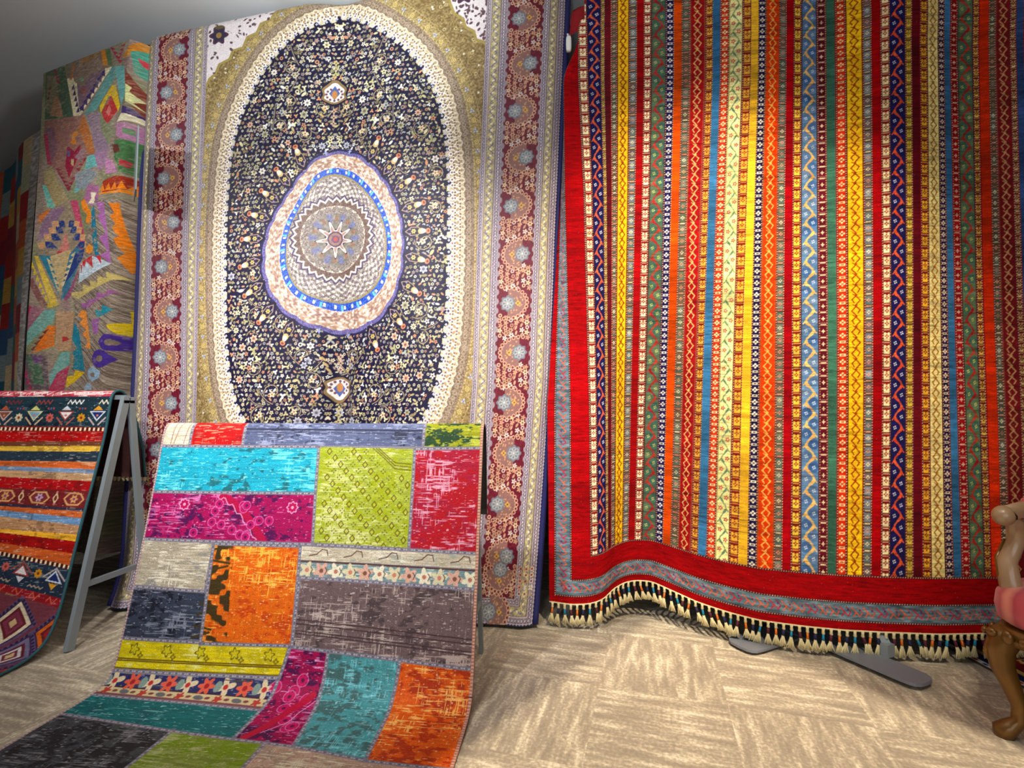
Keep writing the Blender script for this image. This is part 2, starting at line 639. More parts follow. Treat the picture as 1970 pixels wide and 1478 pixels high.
def persian_canvas():
    nx, ny = 1000, 1380
    C = Canvas(-HW, HW, 0.02, ZT, nx, ny)
    U = np.abs(C.U)[None, :] + np.zeros((ny, 1), np.float32)
    V = C.V[:, None] + np.zeros((1, nx), np.float32)
    eS = HW - U
    eB = V - 0.02
    e = np.minimum(eS, eB)
    along = np.where(eS < eB, V, U)
    # field ground
    lil, gold, mar = (148, 134, 142), (168, 154, 120), (100, 15, 36)
    C.img[:] = (134, 112, 70)
    g = vnoise(ny, nx, 3, 3, 1)
    C.img += ((g - 0.5) * 70)[..., None] * np.array([1, 0.95, 0.75], np.float32)
    # arch outline from the photo, made symmetric
    left = [(652, 26), (640, 36), (610, 45), (560, 75), (520, 122), (490, 172), (462, 235), (446, 300), (439, 400), (437, 520), (440, 640), (447, 720), (462, 775), (482, 815), (520, 850), (575, 876), (640, 895)]
    pl = [pn(*p) for p in left]
    cx = pn(650, 30)[0]
    # the photo's right side gives the other half
    right = [(700, 42), (760, 78), (802, 118), (832, 168), (850, 225), (860, 300), (863, 420), (860, 590), (852, 690), (834, 765), (812, 815), (760, 858), (700, 880)]
    pr = [pn(*p) for p in right]
    arch = np.array(pl + pr[::-1])
    arch = smooth_closed(arch, 2)
    # signed distance at quarter resolution
    q = 4
    yy, xx = C.V[::q], C.U[::q]
    A = resample(arch, 420)
    D = np.full((len(yy), len(xx)), 9e9, np.float32)
    for k in range(len(A)):
        a, b = A[k], A[(k + 1) % len(A)]
        dx, dy = b - a
        t = np.clip(((xx[None] - a[0]) * dx + (yy[:, None] - a[1]) * dy) / (dx * dx + dy * dy), 0, 1)
        D = np.minimum(D, (xx[None] - a[0] - t * dx) ** 2 + (yy[:, None] - a[1] - t * dy) ** 2)
    D = np.sqrt(D)
    ins = np.zeros(D.shape, bool)
    for k in range(len(A)):
        x0, y0 = A[k]
        x1, y1 = A[(k + 1) % len(A)]
        if y0 == y1: continue
        c = (yy[:, None] > y0) != (yy[:, None] > y1)
        ins ^= c & (xx[None] < (x1 - x0) * (yy[:, None] - y0) / (y1 - y0) + x0)
    D = np.where(ins, -D, D)
    ji = np.arange(ny) / q
    ii = np.arange(nx) / q
    j0 = np.minimum(ji.astype(int), D.shape[0] - 2)
    i0 = np.minimum(ii.astype(int), D.shape[1] - 2)
    fy, fx = np.clip(ji - j0, 0, 1)[:, None], np.clip(ii - i0, 0, 1)[None]
    D = (D[j0][:, i0] * (1 - fx) + D[j0][:, i0 + 1] * fx) * (1 - fy) + (D[j0 + 1][:, i0] * (1 - fx) + D[j0 + 1][:, i0 + 1] * fx) * fy
    # bands outside the arch
    n2 = vnoise(ny, nx, 2, 2, 5)

    def band(m, col, sp=40, nn=None):
        nn = n2 if nn is None else nn
        C.img[m] = np.asarray(col, np.float32) + ((nn[m] - 0.5) * sp)[:, None]

    band((D > 0.085) & (D < 0.14), (136, 116, 96), 60)
    band((D > 0.14) & (D < 0.205), (158, 136, 88), 60)
    band((D > -0.004) & (D <= 0.088), (206, 186, 150), 50)
    C.img[D <= -0.004] = (15, 10, 46)
    C.img += ((n2 - 0.5) * 10)[..., None]
    # curve normals for motifs that follow the arch
    A2 = resample(arch, 800)
    T = np.roll(A2, -1, 0) - np.roll(A2, 1, 0)
    T /= np.linalg.norm(T, axis=1, keepdims=True)
    Nn = np.stack([T[:, 1], -T[:, 0]], 1)
    if ((A2 + Nn * 0.05 - A2.mean(0)) ** 2).sum() < ((A2 - A2.mean(0)) ** 2).sum(): Nn = -Nn
    per = np.hypot(*np.diff(A2, axis=0).T).sum()

    def along_arch(step, off, ph=0.0):
        n = int(per / step)
        for k in range(n):
            i = int((k + ph) / n * 800) % 800
            p = A2[i] + Nn[i] * off
            yield k, p, math.atan2(T[i][1], T[i][0])

    # scalloped dark edge with white beads
    for k, p, a in along_arch(0.062, 0.004): C.disc(p, 0.017, (19, 15, 46))
    # white lace
    for k, p, a in along_arch(0.036, 0.052):
        C.disc(p, 0.020, (248, 240, 226), 0.013, a + (0.6 if k % 2 else -0.6))
        C.disc(p, 0.0125, (176, 146, 104), 0.007, a + (0.6 if k % 2 else -0.6))
    for k, p, a in along_arch(0.034, 0.026, 0.4):
        C.disc(p, 0.0125, (250, 244, 236))
        C.disc(p, 0.006, (150, 112, 110))
    for k, p, a in along_arch(0.05, 0.078, 0.2):
        C.disc(p, 0.014, (244, 234, 214), ring=0.004)
        C.disc(p, 0.005, (160, 120, 96))
    for k, p, a in along_arch(0.018, 0.039, 0.1): C.disc(p, 0.0050, (112, 88, 84))
    for k, p, a in along_arch(0.018, 0.066, 0.6): C.disc(p, 0.0050, (118, 92, 82))
    for k, p, a in along_arch(0.020, 0.008, 0.5): C.flower(p, 0.0058, 4, (226, 228, 236), (90, 90, 150))
    # taupe scrolls
    for k, p, a in along_arch(0.024, 0.112, 0.3):
        C.disc(p, 0.009, (186, 166, 140), ring=0.003)
    # blue sprigs and yellow rounds
    for k, p, a in along_arch(0.052, 0.168):
        if k % 2:
            for b in (0, 2.1, 4.2): C.disc(p + 0.008 * np.array([math.cos(a + b), math.sin(a + b)]), 0.007, (176, 196, 236), 0.003, a + b)
            C.disc(p, 0.003, (60, 80, 190))
        else:
            C.disc(p, 0.012, (214, 188, 110))
            C.disc(p, 0.007, (120, 84, 40))
            C.disc(p, 0.004, (226, 206, 150))
    for k, p, a in along_arch(0.018, 0.146): C.disc(p, 0.004, (196, 176, 120))
    for k, p, a in along_arch(0.018, 0.194): C.disc(p, 0.004, (110, 84, 44))
    # small motifs on the gold ground
    r2 = np.random.default_rng(3)
    for k in range(2600):
        u, v = r2.uniform(-0.82, 0.82), r2.uniform(0.4, ZT)
        j, i = int((v - C.v0) / C.dv), int((u - C.u0) / C.du)
        if not (0 <= j < ny) or D[j, i] < 0.215: continue
        t = k % 5
        if t == 0: C.disc((u, v), 0.008, (208, 190, 140), ring=0.003)
        elif t == 1: C.flower((u, v), 0.006, 3, (226, 216, 190))
        elif t == 2: C.disc((u, v), 0.010, (110, 88, 42), 0.004, r2.uniform(0, 3))
        else: C.disc((u, v), 0.007, (184, 156, 84), 0.003, r2.uniform(0, 3))

    # white corner pieces with an inky flower
    for sgn, poly_, fl in ((-1, [(392, 168), (400, 150), (412, 140), (420, 122), (440, 112), (446, 96), (466, 90), (474, 70), (492, 62), (500, 44), (520, 36), (528, 16), (540, -30), (392, -30)], (421, 68)),
                           (1, [(940, 90), (934, 78), (918, 74), (914, 58), (898, 50), (893, 34), (876, 24), (868, 4), (860, -30), (940, -30)], (893, -12))):
        pp = [pn(*p) for p in poly_]
        C.poly([(a + 0.012 * (-sgn), b - 0.012) for a, b in pp], (160, 140, 76))
        C.poly(pp, (226, 214, 214))
        us = [p[0] for p in pp]
        vs_ = [p[1] for p in pp]
        W, m = C.mask(pp)
        for k in range(190):
            u, v = r2.uniform(min(us), max(us)), r2.uniform(min(vs_), max(vs_))
            j, i = int((v - C.v0) / C.dv) - W[0].start, int((u - C.u0) / C.du) - W[1].start
            if not (2 <= j < m.shape[0] - 2 and 2 <= i < m.shape[1] - 2) or m[j, i] < 0.9: continue
            C.disc((u, v), r2.uniform(0.006, 0.014), (92, 66, 74), r2.uniform(0.004, 0.008), r2.uniform(0, 3))
        f = pn(*fl)
        C.flower(f, 0.062, 6, (226, 214, 214))
        C.flower(f, 0.05, 6, (44, 42, 66), (150, 116, 60), 0.2, edge=(74, 44, 66))
        C.disc((f[0], f[1] + 0.05), 0.03, (96, 84, 50), 0.012)

    # ---- navy field: scrolling vines and blossoms, mirrored
    pal = [(214, 204, 156), (164, 158, 112), (220, 206, 172), (200, 140, 100), (166, 168, 158), (140, 126, 88), (222, 218, 204), (160, 140, 130), (190, 178, 126), (186, 178, 150)]
    r3 = np.random.default_rng(8)
    mid = cx
    cells = []
    med = pn(638, 455)
    MED_R = 0.44

    def inside(u, v, lim):
        j, i = int((v - C.v0) / C.dv), int((u - C.u0) / C.du)
        return 0 <= j < ny and 0 <= i < nx and D[j, i] < lim

    def egg(tab, th):
        a = np.array([t[0] for t in tab] + [tab[0][0] + 360.0])
        r = np.array([t[1] for t in tab] + [tab[0][1]])
        return np.interp(np.degrees(th) % 360, a, r)

    def tab_from(ptsx):
        out = []
        for p in ptsx:
            u, v = pn(*p)
            th = math.degrees(math.atan2(v - med[1], u - med[0])) % 360
            out.append((th, math.hypot(u - med[0], v - med[1])))
        out.sort()
        # periodic start at 0
        th0 = [t[0] for t in out]
        r0 = [t[1] for t in out]
        ths = np.arange(0, 360, 6)
        ext_t = [th0[-1] - 360] + th0 + [th0[0] + 360]
        ext_r = [r0[-1]] + r0 + [r0[0]]
        rr = np.interp(ths, ext_t, ext_r)
        for _ in range(2): rr = 0.25 * np.roll(rr, 1) + 0.5 * rr + 0.25 * np.roll(rr, -1)
        return [(float(t), float(r)) for t, r in zip(ths, rr)]

    t_out = tab_from([(652, 285), (612, 296), (585, 330), (558, 375), (530, 420), (512, 480), (510, 520), (522, 565), (560, 610), (600, 628), (650, 636), (700, 630), (745, 598), (768, 545), (776, 490), (774, 440), (756, 380), (728, 335), (690, 300)])
    t_rng = tab_from([(636, 322), (612, 332), (592, 365), (572, 405), (554, 450), (549, 490), (553, 530), (570, 562), (600, 576), (645, 583), (690, 578), (722, 560), (742, 525), (748, 485), (745, 440), (728, 398), (700, 360), (668, 332)])

    st = 0.0245
    for jj in range(int(2.9 / st)):
        for ii_ in range(int(0.70 / st)):
            u = mid + (ii_ + (0.5 if jj % 2 else 0.0)) * st + r3.uniform(-0.006, 0.006)
            v = 0.42 + jj * st + r3.uniform(-0.006, 0.006)
            col = pal[r3.integers(len(pal))]
            kind = r3.integers(6)
            s_ = r3.uniform(0.78, 1.12) * (1.5 if r3.random() < 0.12 else 1)
            an = r3.uniform(0, 3.14)
            core = [(70, 46, 40), (196, 110, 70), (40, 36, 70)][r3.integers(3)]
            for mir in (1, -1):
                uc = mid + (u - mid) * mir
                if not inside(uc, v, -0.012): continue
                if kind <= 1: C.flower((uc, v), 0.0085 * s_, 5, col, core, 0.3, an)
                elif kind == 2: C.disc((uc, v), 0.0115 * s_, col, 0.0055 * s_, an * mir)
                elif kind == 3:
                    C.disc((uc, v), 0.0075 * s_, col)
                    C.disc((uc, v), 0.0035 * s_, (44, 36, 48))
                elif kind == 4: C.flower((uc, v), 0.009 * s_, 3, col, None, 0.5, an * mir)
                else:
                    C.disc((uc, v), 0.009 * s_, col, 0.004 * s_, an * mir)
                    C.disc((uc + 0.006, v + 0.006), 0.006 * s_, mixc(col, (90, 90, 60), 0.4), 0.003 * s_, an * mir + 1.2)

    # scrolling vines laid over the small blossoms
    GR = (16, 11, 46)
    spots_ = []
    tries = 0
    while len(spots_) < 46 and tries < 4000:
        tries += 1
        u, v = mid + r3.uniform(0.05, 0.62), r3.uniform(0.5, ZT)
        if all((u - a) ** 2 + (v - b) ** 2 > 0.14 ** 2 for a, b, _ in spots_): spots_.append((u, v, r3.uniform(0.036, 0.058)))
    for k, (u, v, R0) in enumerate(spots_):
        sg = 1 if k % 2 else -1
        a0 = r3.uniform(0, 6.28)
        for mir in (1, -1):
            uc = mid + (u - mid) * mir
            if not inside(uc, v, -R0 - 0.01): continue
            pts = [(uc + mir * R0 * (1.15 - t / 13) * math.cos(a0 + sg * t * 0.55), v + R0 * (1.15 - t / 13) * math.sin(a0 + sg * t * 0.55)) for t in range(13)]
            C.line(pts, 0.013, GR)
            C.line(pts, 0.0042, (184, 164, 122))
            for t in (2, 5, 8): C.disc((pts[t][0] + 0.008 * math.cos(t * 2.0), pts[t][1] + 0.008 * math.sin(t * 2.0)), 0.008, (156, 148, 104), 0.004, t * mir)
            C.flower(pts[-1], 0.014, 5, (216, 196, 156), (160, 84, 70), 0.3, a0)
            # tail running off to the next scroll
            q = [(pts[0][0] + mir * 0.03 * t * math.cos(a0 + 1.9 * sg), pts[0][1] + 0.03 * t * math.sin(a0 + 1.9 * sg) + 0.006 * t * t) for t in range(4)]
            if inside(q[-1][0], q[-1][1], -0.01):
                C.line(q, 0.010, GR)
                C.line(q, 0.0038, (176, 156, 118))
    for k in range(70):
        u, v = mid + r3.uniform(0.02, 0.66), r3.uniform(0.5, ZT)
        cc = [(150, 154, 166), (196, 186, 140), (206, 150, 116), (214, 206, 190), (150, 146, 110)][k % 5]
        rr_ = r3.uniform(0.014, 0.021)
        for mir in (1, -1):
            uc = mid + (u - mid) * mir
            if not inside(uc, v, -0.025): continue
            C.disc((uc, v), rr_ * 1.45, GR)
            C.flower((uc, v), rr_, 6 if k % 2 else 8, cc, mixc(cc, (60, 40, 60), 0.6), 0.22, k * mir, edge=mixc(cc, (240, 230, 210), 0.5))

    # pendants above and below the medallion
    for (x, y, fl) in ((639, 176, 1), (637, 744, -1)):
        c = pn(x, y)
        S = 0.062
        C.disc((c[0], c[1] + 0.01 * fl), S * 1.25, (16, 11, 38))
        heart = lambda s_: [(c[0] + s_ * S * math.sin(t) * (1.0 + 0.12 * math.cos(6 * t)), c[1] + fl * s_ * S * (-0.78 * math.cos(t) + 0.42 * (math.cos(t) < 0) * abs(math.cos(t)) ** 2.5)) for t in np.linspace(0, 2 * math.pi, 60)[:-1]]
        C.poly(heart(1.15), (132, 106, 70))
        C.poly(heart(0.92), (226, 216, 206))
        for t in range(12): C.disc((c[0] + 0.72 * S * math.sin(t * 0.52), c[1] - fl * 0.56 * S * math.cos(t * 0.52)), 0.007, (110, 70, 84))
        C.poly([(c[0], c[1] + fl * S * 0.85), (c[0] + S * 0.5, c[1] + 0.1 * S * fl), (c[0], c[1] - fl * S * 0.5), (c[0] - S * 0.5, c[1] + 0.1 * S * fl)], (74, 92, 150))
        C.disc((c[0], c[1]), 0.016, (180, 120, 60), 0.024)
        for t in (1, 2, 3):
            C.flower((c[0], c[1] + fl * (S * 1.3 + t * 0.035)), 0.013, 4, (188, 176, 120), (100, 74, 50), 0.4)
            C.flower((c[0], c[1] - fl * (S * 1.0 + t * 0.035)), 0.013, 4, (190, 160, 130), (70, 50, 80), 0.4)
            for mir in (-1, 1):
                C.disc((c[0] + mir * (0.04 + 0.012 * t), c[1] - fl * (S + t * 0.03)), 0.016, (190, 160, 100), 0.006, mir * 0.8)

    # ---- medallion
    win = C.win(med[0] - 0.75, med[0] + 0.75, med[1] - 0.85, med[1] + 0.85)
    X, Y = win[2] - med[0], win[3] - med[1]
    rad = np.sqrt(X * X + Y * Y)
    th = np.arctan2(Y, X)
    Ro = egg(t_out, th) * (1 + 0.022 * np.abs(np.sin(th * 11)))
    Rr = egg(t_rng, th)
    sub = C.img[win[0], win[1]]
    n3 = vnoise(*rad.shape, 1.6, 1.6, 31)
    n4 = vnoise(*rad.shape, 5, 5, 33)

    def paint(m, col, sp=0, nn=None):
        sub[m] = np.asarray(col, np.float32) + (((nn if nn is not None else n3)[m] - 0.5) * sp)[:, None]

    rr = np.where(rad < Rr, rad / Rr * 0.70, 0.70 + (rad - Rr) / (Ro - Rr) * 0.30)
    ka = 16
    # urn sprays round the scallops
    halo = (rad > Ro) & (rad < Ro + 0.012)
    paint(halo & (np.abs(np.sin(th * 11)) > 0.35), (30, 26, 66), 20)
    paint((rr <= 1.0), (96, 88, 140), 70)
    paint((rr <= 0.955), (182, 150, 124), 70, n4)
    lace = np.sin(th * 60 + np.sin(rr * 90) * 1.4) * np.sin(rr * 95)
    lace = lace + (n4 - 0.5) * 1.6
    paint((rr <= 0.955) & (rr > 0.765) & (lace > 0.45), (214, 202, 194), 50)
    paint((rr <= 0.90) & (rr > 0.78) & (lace < -0.55), (136, 104, 104), 30)
    paint((rr <= 0.765), (186, 168, 168), 110)
    paint((rr <= 0.755), (38, 78, 176), 90)
    paint((rr <= 0.735) & (rr > 0.695) & (np.cos(th * 44) > 0.72), (206, 206, 160), 30)
    paint((rr <= 0.755) & (rr > 0.69) & (np.cos(th * 22 + 1) > 0.93), (90, 170, 226), 30)
    paint((rr <= 0.675), (134, 122, 82), 30)
    paint((rr <= 0.655), (138, 128, 118), 120)
    fl2 = np.sin(th * 40) * np.sin(rr * 110) + (n4 - 0.5) * 1.4
    paint((rr <= 0.64) & (rr > 0.46) & (fl2 > 0.45), (206, 196, 182), 40)
    paint((rr <= 0.64) & (rr > 0.46) & (fl2 < -0.6), (104, 90, 104), 40)
    # zigzag collars (round, not egg-shaped)
    R0 = 0.215
    q_ = rad / R0
    stz = np.abs(((th * 32 / (2 * math.pi)) % 1) - 0.5) * 2
    ring1 = q_ < 1.06 + 0.10 * stz
    paint(ring1, (74, 60, 88), 20)
    paint(q_ < 1.0 + 0.10 * stz, (196, 184, 172), 30)
    paint(q_ < 0.94 + 0.10 * stz, (98, 78, 70), 60)
    paint(q_ < 0.86, (176, 162, 140), 150)
    st2 = np.abs(((th * 24 / (2 * math.pi)) % 1) - 0.5) * 2
    paint((q_ < 0.80 + 0.06 * st2), (120, 110, 102), 90)
    paint((q_ < 0.66), (112, 106, 96), 40, n4)
    blob = np.cos(th * 10 + 0.3)
    paint((q_ < 0.66) & (q_ > 0.44) & (blob > 0.45), (98, 100, 132), 40)
    paint((q_ < 0.60) & (q_ > 0.46) & (blob < -0.75), (128, 92, 72), 30)
    # nine-petalled star
    pet = np.cos(th * 9 + 1.57)
    pr_ = 0.23 + 0.25 * np.clip((pet + 1) / 2, 0, 1) ** 2.2
    paint(q_ < pr_ + 0.035, (44, 30, 48), 10)
    paint(q_ < pr_, (190, 178, 168), 30)
    paint((q_ < pr_ * 0.72), (150, 120, 112), 40)
    paint(q_ < 0.20, (64, 44, 72), 20)
    paint(q_ < 0.165, (128, 96, 84), 40)
    paint(q_ < 0.10, (84, 60, 96), 20)
    paint(q_ < 0.06, (150, 60, 56), 10)
    for k in range(22):
        a = (k + 0.0) * 2 * math.pi / 22
        ro = float(egg(t_out, a))
        dr = np.array([math.cos(a), math.sin(a)])
        m0 = np.array(med)
        cA = math.degrees(a)
        C.disc(m0 + dr * (ro + 0.012), 0.016, (150, 160, 206), 0.004, a)
        C.disc(m0 + dr * (ro + 0.012), 0.014, (150, 160, 206), 0.003, a + 1.57)
        if ro + 0.2 > 0.62 and abs(math.cos(a)) < 0.2: continue
        C.disc(m0 + dr * (ro + 0.085), 0.085, (18, 12, 44), 0.034, a)
        for sd in (-1, 1):
            pv = np.array([-dr[1], dr[0]]) * sd
            C.line([m0 + dr * (ro + 0.02), m0 + dr * (ro + 0.05) + pv * 0.022, m0 + dr * (ro + 0.09) + pv * 0.02, m0 + dr * (ro + 0.12)], 0.004, (176, 146, 120))
            C.disc(m0 + dr * (ro + 0.045) + pv * 0.012, 0.007, (140, 120, 160), 0.004, a)
            C.disc(m0 + dr * (ro + 0.085) + pv * 0.028, 0.008, (170, 150, 90), 0.004, a)
        C.flower(m0 + dr * (ro + 0.065), 0.012, 6, (190, 170, 96), (110, 80, 50), 0.2)
        C.disc(m0 + dr * (ro + 0.108), 0.019, (196, 168, 108), 0.016, a)
        C.disc(m0 + dr * (ro + 0.118), 0.016, (226, 212, 190), 0.012, a)
        C.disc(m0 + dr * (ro + 0.144), 0.013, (206, 128, 84), 0.015, a)
        C.disc(m0 + dr * (ro + 0.146), 0.006, (120, 60, 50), 0.008, a)

    # ---- borders
    def bsel(a, b): return (e >= a) & (e < b)

    fine = np.sin(along * 2 * math.pi / 0.017)
    fine2 = np.sin(along * 2 * math.pi / 0.034)
    for a, b, col in ((0.0, 0.040, lil), (0.040, 0.078, gold), (0.078, 0.112, lil), (0.300, 0.340, lil), (0.340, 0.388, gold), (0.388, 0.416, lil)):
        m = bsel(a, b)
        cc = np.asarray(col, np.float32)
        mid_ = (a + b) / 2
        hw = (b - a) / 2
        t = np.abs(e - mid_) / hw
        C.img[m] = cc + ((n2[m] - 0.5) * 50)[:, None]
        if col is lil:
            dots = m & (t < 0.45) & (fine > 0.1)
            C.img[dots] = (96, 84, 112)
            dots = m & (t < 0.22) & (fine > 0.5)
            C.img[dots] = (214, 204, 206)
            C.img[m & (t > 0.62) & (t < 0.82)] = (196, 184, 186)
            C.img[m & (t >= 0.82)] = (104, 88, 96)
        else:
            zz = np.abs(((along / 0.05) % 1) - 0.5) * 4 - 1
            s_ = (e - mid_) / hw
            C.img[m & (np.abs(s_ - 0.55 * zz) < 0.20)] = (202, 188, 128)
            C.img[m & (np.abs(s_ + 0.55 * zz) < 0.12)] = (104, 98, 140)
            dm = m & (np.abs(s_) < 0.25) & (fine2 > 0.6)
            C.img[dm] = (232, 220, 190)
    C.img[bsel(0.0, 0.007) & (fine > -0.1)] = (28, 26, 92)
    m = bsel(0.112, 0.300)
    C.img[m] = np.asarray(mar, np.float32) + ((n2[m] - 0.5) * 30)[:, None]
    P_ = 0.255
    z0 = 1.60
    blu, gd, pk = (122, 124, 130), (206, 172, 120), (140, 98, 92)

    def flowers_at(pts, r4):
        for (u, v) in pts:
            t = r4.integers(4)
            cc = [(214, 190, 150), (196, 150, 120), (206, 200, 190), (176, 140, 110)][r4.integers(4)]
            if t == 0: C.flower((u, v), 0.0125, 6, cc, (110, 40, 50), 0.25, 0, None)
            elif t == 1:
                C.disc((u, v), 0.010, cc)
                C.disc((u, v), 0.0055, (130, 50, 60))
            elif t == 2: C.flower((u, v), 0.011, 5, cc, (196, 120, 90), 0.35)
            else: C.disc((u, v), 0.012, cc, 0.006, r4.uniform(0, 3))

    def cartouche(c, ax, ay):
        """ax: unit vector towards the dome's tip, ay: along the border"""
        c, ax, ay = np.array(c), np.array(ax, float), np.array(ay, float)
        Rx, Ry = 0.105, 0.080
        base = c - ax * 0.035
        fill = [tuple(base + ax * Rx * 0.95 * math.cos(t) + ay * Ry * 0.95 * math.sin(t)) for t in np.linspace(-math.pi / 2, math.pi / 2, 24)]
        C.poly(fill, pk)
        for k in range(40):
            q1, q2 = rng.uniform(0, 0.8), rng.uniform(-1.4, 1.4)
            C.disc(base + ax * Rx * q1 * math.cos(q2) + ay * Ry * q1 * math.sin(q2), 0.004, (196, 150, 104))
        for t in np.linspace(-1.75, 1.75, 15):
            p = base + ax * Rx * math.cos(t) + ay * Ry * math.sin(t)
            C.disc(p, 0.0105, (208, 170, 136))
            C.disc(p, 0.0062, (120, 44, 50))
        rc = c - ax * 0.035
        C.flower(rc, 0.040, 8, (108, 110, 124), None, 0.1)
        C.flower(rc, 0.035, 8, blu, None, 0.12)
        for t in range(8):
            C.disc(rc + 0.02 * np.array([math.cos(t * 0.785), math.sin(t * 0.785)]), 0.009, (176, 180, 180), ring=0.0028)
        C.disc(rc, 0.007, (196, 196, 190))
        C.flower(c + ax * 0.02, 0.012, 4, (206, 160, 70), (120, 60, 50))

    for sd in (-1, 1):
        uc = sd * (HW - 0.206)
        inn = -sd
        for k in range(-7, 8):
            zc = z0 + k * P_
            if zc < 0.05 or zc > ZT + 0.1: continue
            r4 = np.random.default_rng(50)
            zm = zc + P_ / 2
            pts = []
            for jj in range(5):
                for ii_ in range(6):
                    pts.append((sd * (HW - 0.130 - ii_ * 0.030) + r4.uniform(-.004, .004), zm - 0.052 + jj * 0.026 + (0.013 if ii_ % 2 else 0)))
            C.line([(sd * (HW - 0.13 - 0.15 * t / 10), zm + 0.04 * math.sin(t * 0.63)) for t in range(11)], 0.003, (206, 170, 130))
            flowers_at(pts, r4)
            tip = inn if k % 2 else -inn
            cartouche((uc, zc), (tip, 0), (0, 1))
    for k in range(-4, 5):
        cartouche((k * 0.255, 0.02 + 0.206), (0, 1 if k % 2 else -1), (1, 0))
        r4 = np.random.default_rng(51)
        flowers_at([(k * 0.255 + 0.1275 - 0.045 + ii_ * 0.03, 0.155 + jj * 0.029) for ii_ in range(4) for jj in range(5)], r4)
    # jagged inner and outer rim of the maroon band
    for sd in (-1, 1):
        for k in range(60):
            zc = 0.35 + k * 0.0485
            C.disc((sd * (HW - 0.300), zc), 0.010, lil, 0.016)
            C.disc((sd * (HW - 0.112), zc + 0.02), 0.007, lil, 0.014)
    C.img *= (0.93 + 0.14 * vnoise(ny, nx, 1.5, 1.5, 77))[..., None]
    return C


def ripple_n(u, z):
    """folds of the hanging carpet, metres out of its plane (positive = into the room)"""
    dn = np.clip((3.2 - z) / 3.0, 0, 1)
    c0 = 0.02 + 0.02 * np.sin(z * 2.0)
    valley = -0.05 * np.exp(-((u - c0) / 0.075) ** 2) * np.clip((2.15 - z) / 0.9, 0.0, 1) ** 1.2
    valley = valley - 0.03 * np.exp(-((u - c0) / 0.12) ** 2) * np.clip((2.75 - z) / 1.4, 0.0, 1)
    roll = 0.050 * np.cos((u - c0) * 2 * math.pi / 0.95 + math.pi) * dn
    top = -0.03 * np.exp(-((u + 0.02) / 0.12) ** 2) * np.clip((z - 1.9) / 1.2, 0, 1)
    slow = 0.012 * np.sin(u * 9 + z * 1.6) * dn
    return valley + roll + slow + top


def persian_points(nx, ny):
    u = np.linspace(-HW, HW, nx)[None, :]
    z = np.linspace(0.02, ZT, ny)[:, None]
    L, R = edges_n(z)
    X = L + (u / HW + 1) / 2 * (R - L)
    Y = plane_n(z) - ripple_n(u, z)
    # side edges roll slightly back, the hem kicks forward
    Y = Y + 0.05 * np.clip((np.abs(u) - 1.12) / 0.10, 0, 1) ** 2
    Y = Y - 0.06 * np.clip((0.25 - z) / 0.25, 0, 1) ** 2
    Z = z + 0 * u
    # the head of the carpet turns over its rail, which climbs to the right
    zt = 3.232 + 0.12 * np.clip((u + 1.22) / 1.0, 0, 1) + 0 * z
    over = np.clip(Z - zt, 0, None)
    Y = Y + over + 0.02 * np.clip(1 - (zt - Z) / 0.05, 0, 1) ** 2
    Z = np.minimum(Z, zt)
    return np.stack([X, Y, Z], 2)


pc = empty('persian_carpet', (-1.25, 2.45, 0.0))
tag(pc, 'large navy silk Persian carpet with egg-shaped medallion hanging behind the patchwork rug', 'carpet')


def unpar(o, root):
    o.matrix_parent_inverse = Matrix.Translation(-root.location)
    return o


C1 = persian_canvas()
P1 = persian_points(C1.nx, C1.ny)
unpar(grid_mesh('pile', P1, C1.img, M_SILK, pc), pc)
del C1, P1
Pl = persian_points(220, 90)
unpar(slab('backing', Pl, -0.004, -0.007, M_BACK_D, pc), pc)
for sd in (0, -1):
    pe = Pl[:, sd]
    m = MB()
    dirx = -1 if sd == 0 else 1
    m.tube([(p[0] + dirx * 0.010, p[1] + 0.012, p[2]) for p in pe], 0.016, 10, 1.3)
    unpar(m.build('edge_binding', M_NAVY, pc, True), pc)

